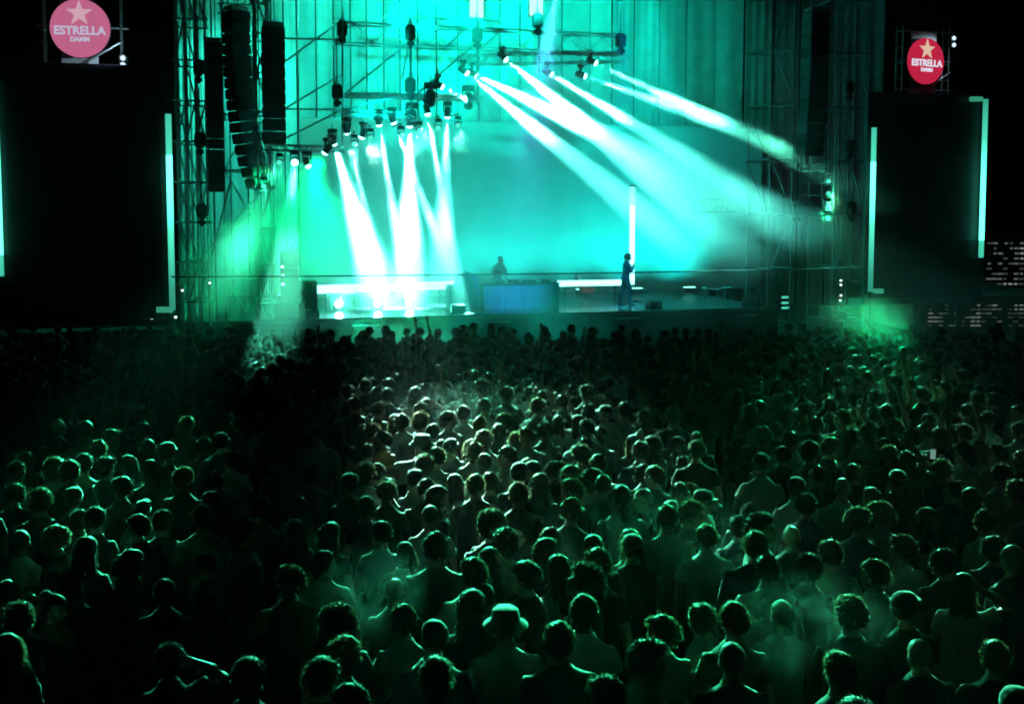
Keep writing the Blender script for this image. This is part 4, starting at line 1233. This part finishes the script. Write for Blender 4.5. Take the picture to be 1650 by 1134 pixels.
def cap_mesh():
    m_ = MB()
    m_.loft([((0, -0.012, 0.045), 0.092, 0.112), ((0, -0.012, 0.085), 0.090, 0.108), ((0, -0.012, 0.120), 0.070, 0.085), ((0, -0.012, 0.138), 0.035, 0.042), ((0, -0.012, 0.142), 0.008, 0.008)], 22, up=(1, 0, 0))
    pts = []
    for k in range(13):
        a = math.pi * k / 12
        pts.append((0.082 * math.cos(a), 0.075 + 0.085 * math.sin(a)))
    n = len(pts)
    m_.add([(x, y, 0.052 - 0.02 * (x / 0.08) ** 2) for x, y in pts] + [(x, y, 0.059 - 0.02 * (x / 0.08) ** 2) for x, y in pts], [tuple(range(n)), tuple(range(2 * n - 1, n - 1, -1))] + [(i, i + n, (i + 1) % n + n, (i + 1) % n) for i in range(n)])
    return m_.mesh('cap', True)
def bucket_mesh():
    m_ = MB()
    m_.loft([((0, -0.01, 0.025), 0.150, 0.165), ((0, -0.01, 0.030), 0.148, 0.163), ((0, -0.01, 0.062), 0.100, 0.118), ((0, -0.01, 0.125), 0.086, 0.102), ((0, -0.01, 0.138), 0.070, 0.085), ((0, -0.01, 0.141), 0.01, 0.01)], 24, up=(1, 0, 0))
    return m_.mesh('bucket_hat', True)
CAPM, BUCKM = cap_mesh(), bucket_mesh()
CAPM.materials.append(CLOTH['black']); BUCKM.materials.append(CLOTH['grey'])
HAIR = {}
for i, k in enumerate(('buzz', 'short', 'messy', 'curly', 'afro', 'long', 'ponytail', 'bun', 'cap', 'bald', 'bob', 'bucket')):
    HAIR[k] = [hair_mesh(k, 3 + i * 5 + q) for q in range(2 if k in ('short', 'messy', 'curly', 'long') else 1)]
    for h_ in HAIR[k]:
        h_.materials.append(HAIRM[0])
FIG = {}
for key, kw in {
    'stand': dict(), 'stand_broad': dict(broad=1.13), 'stand_turn': dict(head_yaw=35, broad=1.03), 'stand_glance': dict(head_yaw=-55, head_pitch=-6),
    'stand_woman': dict(female=True, broad=0.95, sleeve=0.45), 'woman_turn': dict(female=True, head_yaw=40, left='hold', sleeve=0.4), 'jacket': dict(broad=1.12, sleeve=1.5, long_shirt=0.05),
    'hold': dict(right='hold', head_yaw=10), 'fold': dict(left='fold', right='fold', broad=1.05), 'arm_up': dict(right='up', head_pitch=8), 'both_up': dict(left='up', right='up', head_pitch=10),
    'phone': dict(left='phone', right='phone', head_pitch=4), 'reach': dict(left='reach', head_yaw=60), 'hip': dict(left='hip', right='hold', head_pitch=-12), 'on_head': dict(right='head', female=True), 'look_down': dict(right='hold', left='hold', head_pitch=-28),
}.items():
    FIG[key] = make_figure(key, **kw)
pose_words = {'stand': 'arms down', 'stand_broad': 'arms down', 'stand_turn': 'head turned aside', 'stand_glance': 'glancing sideways', 'stand_woman': 'arms down', 'woman_turn': 'head turned aside', 'jacket': 'in a long jacket',
              'hold': 'holding a hand up in front', 'fold': 'arms folded', 'arm_up': 'one arm raised', 'both_up': 'both arms raised', 'phone': 'hands lifted in front', 'reach': 'one arm stretched out', 'hip': 'hand on hip', 'on_head': 'hand on head', 'look_down': 'looking down'}
hair_words = {'buzz': 'close-cropped', 'short': 'short-haired', 'messy': 'tousle-haired', 'curly': 'curly-haired', 'afro': 'bushy-haired', 'long': 'long-haired', 'ponytail': 'ponytailed', 'bun': 'bun-haired', 'cap': 'capped', 'bald': 'bald', 'bob': 'bob-haired', 'bucket': 'sun-hatted'}
def person(fig, loc, yaw, s, hair, hair_mat, shirt_mat, trouser_mat, skin, label, group, cat='person', hseed=0, cap_mat=None):
    root = bpy.data.objects.new('person', fig.body)
    COL.objects.link(root)
    root.location = loc
    root.rotation_euler = (0, 0, yaw)
    root.scale = (s, s, s)
    if skin != fig.body.materials[0]:
        root.material_slots[0].link = 'OBJECT'; root.material_slots[0].material = skin
    tag(root, label, cat, group)
    def child(name, me, mat, mtx=None):
        o = bpy.data.objects.new(name, me)
        COL.objects.link(o)
        o.parent = root
        if mtx is not None: o.matrix_basis = mtx
        if me.materials[0] != mat:
            o.material_slots[0].link = 'OBJECT'; o.material_slots[0].material = mat
        return o
    child('shirt', fig.shirt, shirt_mat)
    child('trousers', fig.trousers, trouser_mat)
    child('shoes', fig.shoes, CLOTH['black'])
    hl = HAIR[hair]
    hm_ = hl[hseed % len(hl)]
    if hair != 'bald':
        child('hair', hm_, hair_mat, fig.HM)
    if hair == 'cap': child('cap', CAPM, cap_mat or CLOTH['black'], fig.HM)
    if hair == 'bucket': child('sun_hat', BUCKM, cap_mat or CLOTH['grey'], fig.HM)
    return root

# --- performers on the stage
dj_fig = make_figure('desk_player', left='work', right='work', lean=22, head_pitch=-22, sleeve=1.5)
pj = on_v(801, 470, 3.05)
person(dj_fig, (pj.x, pj.y, DECK), ANG + math.pi + R(12), 1.0, 'cap', HAIRM[0], CLOTH['white'], DENIM[1], SKIN[0], 'performer in white top bending over the desk', 'performers on the stage', cap_mat=CLOTH['white'])
pf_fig = make_figure('standing_performer', left='mic', right='mic', lean=6, head_pitch=-12, stride=0.16, sleeve=1.5, long_shirt=0.02)
pp = on_v(1008, 470, 2.0)
person(pf_fig, (pp.x, pp.y, DECK), ANG - math.pi / 2, 1.02, 'messy', HAIRM[0], CLOTH['navy'], DENIM[0], SKIN[1], 'performer in dark clothes standing side-on before the upright tube', 'performers on the stage')

# --- the crowd: heads read off the photograph (pixel of the crown), the ground gives the distance
S_, P_, G_ = 'stand', 'pale', 'grey'
HEADS = [
 # (x, y, hair, shirt, figure, yaw degrees)
 (10,918),(90,847),(30,853),(137,848,'long'),(210,869),(222,830,'short','black','stand_turn',40),(117,899),(85,939),(8,1002),(262,824),(400,1062),
 (523,888),(651,857),(702,859,'short','black','stand_broad',4),(792,828),(814,853,'messy'),(788,864),(807,880),(761,900),(636,929,'bald','charcoal','stand',0),(650,955,'short'),(760,931),(780,959,'buzz','grey','stand',-6),
 (815,981,'bucket','pale','stand_broad',10),(698,997),(552,1006,'messy'),(543,982),(703,1061,'short','black','jacket',0),(561,1104,'short'),(517,1063,'messy'),(466,914),(531,826,'long'),(613,825),(475,824),
 (887,835),(878,849,'bob'),(901,877,'bob'),(956,860),(961,884,'short','black','stand_turn',-20),(1019,862,'cap','black','stand_broad',-5),(1016,838),(849,905,'short','black','stand'),(942,914),(917,920,'curly','pale','reach',0),(941,960,'short','pale','stand',-8),
 (901,1004,'short','black','stand_broad',6),(1043,1034,'curly','grey','stand',-78),(975,1071,'messy'),(1067,995,'messy','grey','stand_turn',20),(1134,974,'messy','pale','stand_glance',60),(1184,972,'short','olive','stand',4),(1180,1034,'buzz','black','stand_broad',0),(1213,1044,'messy'),
 (1139,846,'short','white','stand_broad',0),(1075,815,'short','striped','stand_broad',2),(1191,832),(1226,828),(1218,857),(1237,895,'short','white','stand_broad',-6),(1303,895,'curly','charcoal','stand',-10),(1339,871,'short','pale','stand_broad',5),(1276,865),
 (1261,966,'buzz','grey','stand',8),(1372,964,'curly','black','jacket'),(1462,955,'cap','black','stand_glance'),(1484,1027,'bald','charcoal','jacket'),(1353,1052,'short','black','stand_broad'),(1378,1129,'messy'),(1637,1109),(1602,866),(1635,875),(1410,903),(1604,1034),
 (108,654),(137,679,'short','pale','stand_broad',-8),(191,662,'afro'),(231,657),(302,643,'messy'),(332,646),(369,648,'short'),(385,672),(415,655),(301,671,'short','grey','stand_broad'),(328,694),(355,698),(231,681),(178,693,'messy'),(238,698,'bob'),(269,713,'cap','black','stand'),
 (205,722),(134,733,'curly'),(169,738,'curly'),(87,739,'curly'),(96,718,'long'),(112,742),(243,741,'long'),(295,755),(350,745,'bun'),(373,726),(22,769),(64,789),(118,786,'cap'),(25,733),(152,802),(126,822),(41,717),(66,709),(26,697),(79,671),(195,770),
 (438,586,'short','white','stand'),(446,593,'short','pale','stand'),(470,601),(410,608),(626,598),(641,601),(627,610,'short','white'),(589,612),(600,610),(608,622),(624,624,'short','white','stand_turn'),(669,623,'cap','white'),(686,618),(688,632),
 (706,588),(712,597),(677,593),(788,586),(764,597),(787,599),(802,602),(803,613,'buzz','white'),(777,612),(754,619),(739,603),(818,624),(835,621),
 (723,664,'curly','grey'),(747,654,'short','white','stand_broad'),(697,683),(677,668),(773,672),(780,642),(803,673,'bob'),(712,696,'buzz','white'),(679,701,'bucket','pale'),(702,708,'short','white','woman_turn'),(728,707,'cap','black','stand_glance',40),(758,698),(780,694,'messy','pale'),(764,713,'short','white','hold',-30),(781,729,'buzz','grey'),(817,720,'short','pale','reach'),
 (686,733,'messy','white','stand_glance',50),(668,744),(635,658),(647,668,'messy','pale','jacket',30),(584,674),(601,684),(617,684,'short','orange','woman_turn',50),(591,701),(511,683),(564,763),(589,787),(623,777),(627,766),(590,747),(609,747),(687,772,'short','olive','stand_broad'),(703,768,'long'),(731,764,'long','white','stand_turn'),(766,765,'short','black','stand_broad'),(790,761,'short','black','stand_broad'),
 (835,778,'short','black','stand_broad'),(837,746),(693,813,'buzz'),(835,700),(416,672),(553,619),(501,619),
 (816,623),(833,619),(853,623),(874,629,'short','white','reach',-60),(866,643),(905,636,'short','pale','on_head'),(924,619),(945,621,'short','pale'),(969,640),(948,651,'short','white'),(930,658,'long','white'),(975,653,'cap','white','reach'),(1004,649,'short','pale','reach'),(945,676,'short','pale'),(900,659,'long'),(942,695,'bob'),(967,689,'short','white','hold'),(1038,662,'long','pale','stand_turn'),(1051,692,'bob'),(1019,690),
 (849,688),(849,726),(860,730),(870,744),(896,745),(920,750,'short','black','stand_broad'),(953,756),(972,763),(964,732,'short','white','hold'),(937,718),(922,772,'short','charcoal','jacket'),(1002,781,'ponytail','grey','stand'),(997,770),(1038,786,'buzz','black','stand_broad'),(1082,793,'bob'),(1113,809,'curly'),(920,803,'short','black','stand_broad'),(1054,751,'short','black','reach'),(1095,765),(1114,766),(1132,789),(1123,694),(1123,710),(1101,723,'long'),(1194,815),(1090,704),(1136,619),(1222,634),
 (1270,632),(1285,648),(1297,650,'short','grey','reach'),(1374,650,'short','white'),(1358,660,'short','pale','reach'),(1408,656,'short','pale','stand_turn'),(1430,653,'short','black','both_up'),(1376,681,'long'),(1402,683,'messy','white','stand_glance'),(1427,696,'bob'),(1469,692,'short','black','reach'),(1462,714,'long'),(1447,745,'long'),(1518,742,'curly','black','phone'),(1553,715,'curly','pale','stand_turn'),(1587,717,'short','white','stand_broad',-12),(1607,718,'short','pale','reach'),(1514,690,'short','black','reach'),(1498,681,'messy','pale','stand_glance'),(1615,750,'curly','grey','stand'),(1648,726),(1640,775,'messy','pale'),(1566,772,'long'),(1225,636),(1208,651),(1274,696),(1307,688),(1337,705),(1307,712),(1227,731),(1318,748),(1536,763,'bun'),(1555,684,'short','black','both_up'),
]
rnd = random.Random(21)
people = []   # x, y, scale, spec
def free(p, dmin):
    return all((p[0] - q[0]) ** 2 + (p[1] - q[1]) ** 2 > dmin * dmin for q in people)
for h_ in HEADS:
    s = rnd.uniform(0.95, 1.04)
    top = 1.757 * s
    for _ in range(6):
        q = on_height(h_[0], h_[1], top)
        if free((q.x, q.y), 0.34): break
        s = rnd.uniform(0.92, 1.07); top = 1.757 * s
    else:
        if not free((q.x, q.y), 0.22): continue
    people.append((q.x, q.y, s, h_))
n_named = len(people)
# fill the dark stretches between them
tries = 0
while len(people) < 900 and tries < 40000:
    tries += 1
    px = rnd.uniform(-60, 1710)
    yb = 6.6 + (26.5 - 6.6) * math.sqrt(rnd.random())
    q = Vector((0, yb, 0)); q.x = (px - 825) / FPX * yb
    if not free((q.x, q.y), 0.45 if yb < 17 else 0.43): continue
    hx, hy = project((q.x, q.y, 1.77))
    if hy > 1150: continue
    people.append((q.x, q.y, rnd.uniform(0.90, 1.03), (hx, hy)))
near = sorted(people, key=lambda t: t[1])
solo = near[:300]
rest = near[300:]
# rows for the labels: bands of image height, nearest first
info = []
for (x, y, s, h_) in solo:
    hx, hy = project((x, y, 1.757 * s))
    info.append([hx, hy, x, y, s, h_])
info.sort(key=lambda t: -t[1])
rows, cur = [], []
for k, t in enumerate(info):
    cur.append(t)
    if len(cur) == 15:
        rows.append(cur); cur = []
if cur: rows.append(cur)
hair_pool = ['short'] * 9 + ['messy'] * 4 + ['buzz'] * 2 + ['curly'] * 3 + ['long'] * 4 + ['bob'] * 2 + ['ponytail', 'bun', 'cap', 'cap', 'afro', 'bald']
shirt_pool = ['black'] * 7 + ['charcoal'] * 5 + ['navy'] * 3 + ['olive'] * 2 + ['grey'] * 4 + ['pale'] * 2 + ['white']
fig_pool = ['stand'] * 6 + ['stand_broad'] * 5 + ['stand_turn'] * 3 + ['stand_glance'] * 2 + ['stand_woman'] * 4 + ['woman_turn'] * 2 + ['jacket'] * 3 + ['hold'] * 2 + ['fold'] * 2 + ['hip', 'look_down', 'look_down', 'reach', 'on_head']
shirt_words = {'black': 'black', 'charcoal': 'dark grey', 'navy': 'navy', 'olive': 'olive', 'grey': 'grey', 'white': 'white', 'pale': 'pale', 'orange': 'orange', 'striped': 'striped'}
def spec(h_):
    hair = h_[2] if len(h_) > 2 else rnd.choice(hair_pool)
    shirt = h_[3] if len(h_) > 3 else rnd.choice(shirt_pool)
    if len(h_) > 4: fg = h_[4]
    else:
        fg = rnd.choice(fig_pool)
        if hair in ('long', 'bob', 'ponytail', 'bun') and not fg.startswith(('phone', 'arm', 'hold', 'on')): fg = rnd.choice(['stand_woman', 'woman_turn', 'on_head', 'stand_woman'])
    yaw = R(h_[5]) if len(h_) > 5 else R(rnd.gauss(0, 16) if rnd.random() < 0.88 else rnd.choice((-1, 1)) * rnd.uniform(50, 130))
    return hair, shirt, fg, yaw
phones = []
for ri, row in enumerate(rows):
    row.sort(key=lambda t: t[0])
    for ci, (hx, hy, x, y, s, h_) in enumerate(row):
        hair, shirt, fg, yaw = spec(h_)
        side = 'left' if ci < 8 else 'right'
        num = nth(ci) if ci < 8 else nth(len(row) - 1 - ci)
        where = '%s from %s in %s nearest row' % (num, side, nth(ri)) if ri else '%s from %s in the nearest row' % (num, side)
        lab = '%s person in %s top, %s' % (hair_words[hair], shirt_words[shirt], where)
        yaw += math.atan2(-x * 0.4, 30)
        hm_ = HAIRM[rnd.choices((0, 1, 2, 3), (6, 5, 3, 1))[0]]
        s2 = s * (0.95 if 'woman' in fg or fg == 'on_head' else 1.0)
        person(FIG[fg], (x, y, 0), yaw, s2, hair, hm_, CLOTH[shirt], DENIM[rnd.randrange(3)], SKIN[rnd.choices((0, 1, 2, 3), (5, 3, 3, 1))[0]], lab, 'people in the crowd', hseed=rnd.randrange(4))
        if fg == 'phone':
            phones.append((x, y, yaw, s2, where))
# phones and cups held up
PH = bevel_box((0.07, 0.009, 0.125), 0.006)
PSCR = bevel_box((0.062, 0.004, 0.115), 0.0015)
CUPM = MB(); CUPM.loft([((0, 0, 0), 0.032, 0.032), ((0, 0, 0.12), 0.044, 0.044)], 16); CUPM = CUPM.mesh('cup', True)
scr = emitter('phone_screen', (0.5, 1.0, 0.85), 0.25)
cupm = principled('clear_plastic_cup', (0.75, 0.8, 0.76), 0.3)
for i, (x, y, yaw, s, where) in enumerate(phones):
    rt = Matrix.Translation((x, y, 0)) @ Matrix.Rotation(yaw, 4, 'Z') @ Matrix.Scale(s, 4) @ Matrix.Translation((0.0, 0.42, 1.74))
    ph = thing('phone', 'lit phone held up by person ' + where, 'phone', rt.to_translation(), rt.to_3x3().to_4x4(), 'phones held up in the crowd')
    put('casing', PH, M['black'], ph, rt)
    put('display', PSCR, scr, ph, rt @ Matrix.Translation((0, -0.008, 0)))
# the far crowd that reads as one mass
lo_parts = {}
far = bmesh.new()
def low(me, ratio):
    o = bpy.data.objects.new('tmp', me); TMP.collection.objects.link(o)
    d_ = o.modifiers.new('d', 'DECIMATE'); d_.ratio = ratio
    TMP.view_layers[0].update()
    out = bpy.data.meshes.new_from_object(o.evaluated_get(TMP.view_layers[0].depsgraph))
    bpy.data.objects.remove(o)
    return out
fv, ff, fm = [], [], []
LOW = {}
def lowfig(fg, hair):
    k = (fg, hair)
    if k not in LOW:
        f = FIG[fg]
        acc = []
        for me, mi, mtx, ra in ((f.body, 0, None, 0.16), (f.shirt, 2, None, 0.2), (f.trousers, 3, None, 0.15)):
            l = low(me, ra)
            acc.append(([v_.co.copy() for v_ in l.vertices], [tuple(p.vertices) for p in l.polygons], mi))
            bpy.data.meshes.remove(l)
        l = low(HAIR[hair][0], 0.22)
        acc.append(([f.HM @ v_.co for v_ in l.vertices], [tuple(p.vertices) for p in l.polygons], 1))
        bpy.data.meshes.remove(l)
        LOW[k] = acc
    return LOW[k]
low_combo = [('stand', 'short'), ('stand_broad', 'messy'), ('stand_woman', 'long'), ('hold', 'curly'), ('fold', 'short'), ('stand', 'messy'), ('stand_broad', 'short'), ('hip', 'short'), ('jacket', 'curly'), ('arm_up', 'messy'), ('stand_turn', 'buzz'), ('phone', 'short'), ('reach', 'messy')]
# a lighter hair shell for the far ones
for (x, y, s, h_) in rest:
    fg, hair = rnd.choice(low_combo)
    mt = Matrix.Translation((x, y, 0)) @ Matrix.Rotation(R(rnd.gauss(0, 22)), 4, 'Z') @ Matrix.Scale(s, 4)
    sh = rnd.choices((2, 4, 5), (6, 2, 1))[0]
    for vs_, fs_, mi in lowfig(fg, hair):
        o_ = len(fv)
        fv += [(mt @ v_)[:] for v_ in vs_]
        ff += [tuple(i + o_ for i in f) for f in fs_]
        fm += [sh if mi == 2 else mi] * len(fs_)
me = bpy.data.meshes.new('crowd')
me.from_pydata(fv, [], ff)
for mt in (SKIN[0], HAIRM[0], CLOTH['black'], DENIM[1], CLOTH['grey'], CLOTH['white']):
    me.materials.append(mt)
me.polygons.foreach_set('material_index', fm)
me.polygons.foreach_set('use_smooth', [True] * len(ff))
me.update()
tag(put('crowd', me, None), 'dense far mass of people standing close to the stage', None, None, 'stuff')

bpy.data.scenes.remove(TMP)
# ================================================================== HAZE AND SMOKE
def volume_mat(name, density, col=(0.9, 0.95, 0.95), aniso=0.25):
    m_ = bpy.data.materials.new(name)
    m_.use_nodes = True
    nt = m_.node_tree
    nt.nodes.remove(nt.nodes['Principled BSDF'])
    v_ = nt.nodes.new('ShaderNodeVolumePrincipled')
    v_.inputs['Color'].default_value = (*col, 1)
    v_.inputs['Density'].default_value = density
    v_.inputs['Anisotropy'].default_value = aniso
    nt.links.new(v_.outputs[0], nt.nodes['Material Output'].inputs['Volume'])
    return m_, nt, v_
HAZE = 0.00025
hm, _, _ = volume_mat('night_haze', HAZE)
m = MB(); m.box((0, 90, 13.5), (404, 308, 29))
tag(put('haze', m.mesh('haze'), hm), 'thin even haze hanging over the whole concert ground', None, None, 'stuff')
def smoke(name, label, centre, size, density, scale, lo, hi, seed, rot=ROTZ, aniso=0.25, detail=2.0, core=0.35):
    """a bank of smoke: density is noise times a soft falloff towards the edge of its ellipsoid"""
    m_ = MB(); m_.ellipsoid((0, 0, 0), (1, 1, 1), None, 20, 12)
    mt, nt, v_ = volume_mat(name + '_volume', density, aniso=aniso)
    tc = nt.nodes.new('ShaderNodeTexCoord')
    ln = nt.nodes.new('ShaderNodeVectorMath'); ln.operation = 'LENGTH'
    nt.links.new(tc.outputs['Object'], ln.inputs[0])
    fall = nt.nodes.new('ShaderNodeMapRange'); fall.interpolation_type = 'SMOOTHERSTEP'
    fall.inputs['From Min'].default_value = 0.98; fall.inputs['From Max'].default_value = core
    nt.links.new(ln.outputs['Value'], fall.inputs['Value'])
    mp = nt.nodes.new('ShaderNodeMapping')
    mp.inputs['Scale'].default_value = (size[0], size[1], size[2])
    mp.inputs['Location'].default_value = (seed * 7.3, seed * 3.1, seed * 1.7)
    nt.links.new(tc.outputs['Object'], mp.inputs['Vector'])
    n_ = nt.nodes.new('ShaderNodeTexNoise')
    n_.inputs['Scale'].default_value = scale
    n_.inputs['Detail'].default_value = detail
    nt.links.new(mp.outputs[0], n_.inputs['Vector'])
    r_ = nt.nodes.new('ShaderNodeMapRange')
    r_.inputs['From Min'].default_value = lo; r_.inputs['From Max'].default_value = hi
    nt.links.new(n_.outputs['Fac'], r_.inputs['Value'])
    a_ = nt.nodes.new('ShaderNodeMath'); a_.operation = 'MULTIPLY'
    nt.links.new(fall.outputs[0], a_.inputs[0]); nt.links.new(r_.outputs[0], a_.inputs[1])
    b_ = nt.nodes.new('ShaderNodeMath'); b_.operation = 'MULTIPLY'; b_.inputs[1].default_value = density
    nt.links.new(a_.outputs[0], b_.inputs[0])
    nt.links.new(b_.outputs[0], v_.inputs['Density'])
    o = put(name, m_.mesh(name), mt, None, Matrix.Translation(centre) @ rot @ Matrix.Diagonal((*size, 1)))
    return tag(o, label, None, None, 'stuff')
smoke('stage_smoke', 'bank of stage smoke filling the stage around the beams', ST(-0.1, 2.6, 6.6), (11.4, 5.6, 7.6), 0.045, 0.5, 0.22, 0.75, 1, core=0.7)
smoke('low_smoke', 'thicker pale smoke low at the left of the stage', ST(-4.3, 2.8, 3.4), (4.8, 2.8, 3.0), 0.46, 0.8, 0.25, 0.75, 2)
smoke('rig_smoke', 'smoke drifting just under the left row of lamps', on_v(650, 245, 1.2), (4.2, 1.4, 1.3), 0.22, 0.9, 0.3, 0.72, 12)
smoke('beam_smoke', 'bright smoke where the right-hand beams cross', on_v(875, 178, 1.2), (3.7, 1.8, 1.7), 0.65, 0.9, 0.32, 0.7, 3)
smoke('far_beam_smoke', 'smoke along the rightmost pair of beams', on_v(1110, 178, 0.6), (2.6, 1.2, 1.1), 0.20, 0.9, 0.30, 0.7, 13)
smoke('side_smoke', 'green puff of smoke at the end of the right-hand beam', on_v(1275, 222, 0.0), (1.5, 1.2, 1.0), 0.16, 1.2, 0.3, 0.7, 4)
smoke('front_smoke', 'thin veil of smoke hanging in front of the whole rig', ST(0.5, -1.6, 7.2), (14.5, 2.0, 6.2), 0.045, 0.35, 0.25, 0.75, 14, core=0.6)
smoke('crowd_smoke', 'column of smoke in the beam falling onto the crowd at the left', on_depth(455, 470, 24.0), (1.3, 6.0, 3.0), 0.05, 0.7, 0.2, 0.7, 5, rot=Matrix.Identity(4))
smoke('wing_smoke', 'green lit smoke drifting out left of the stage', on_v(395, 420, 0.2), (2.6, 1.6, 2.8), 0.20, 0.6, 0.28, 0.72, 10)
smoke('patch_smoke', 'thin smoke over the brightly lit middle of the crowd', on_depth(750, 690, 16.0), (1.8, 1.6, 0.8), 0.05, 1.0, 0.3, 0.7, 11)
smoke('field_smoke', 'drifting green smoke above the crowd below the right screen', on_depth(1430, 528, 23.5), (2.8, 2.4, 0.9), 0.09, 0.9, 0.38, 0.72, 6)
smoke('near_smoke', 'green puff of smoke between the nearest people at the right', on_depth(1295, 1035, 7.3), (0.8, 0.7, 0.55), 0.30, 2.2, 0.40, 0.70, 7, detail=3)
smoke('green_smoke', 'broad thin green smoke over the near crowd right of centre', on_depth(1080, 930, 9.8), (2.0, 1.6, 0.9), 0.05, 0.9, 0.3, 0.7, 15)
smoke('left_smoke', 'thin green smoke over the lit people at the left', on_depth(190, 690, 16.0), (2.2, 2.0, 1.0), 0.04, 0.8, 0.3, 0.7, 16)
smoke('drifting_smoke', 'faint puff of smoke between near heads left of centre', on_depth(602, 950, 7.8), (0.5, 0.5, 0.4), 0.15, 2.6, 0.42, 0.70, 8, detail=3)
smoke('pit_smoke', 'thin teal smoke in front of the stage over the first rows', ST(-0.5, -4.6, 1.9), (9.0, 3.4, 2.0), 0.14, 0.6, 0.30, 0.7, 9)
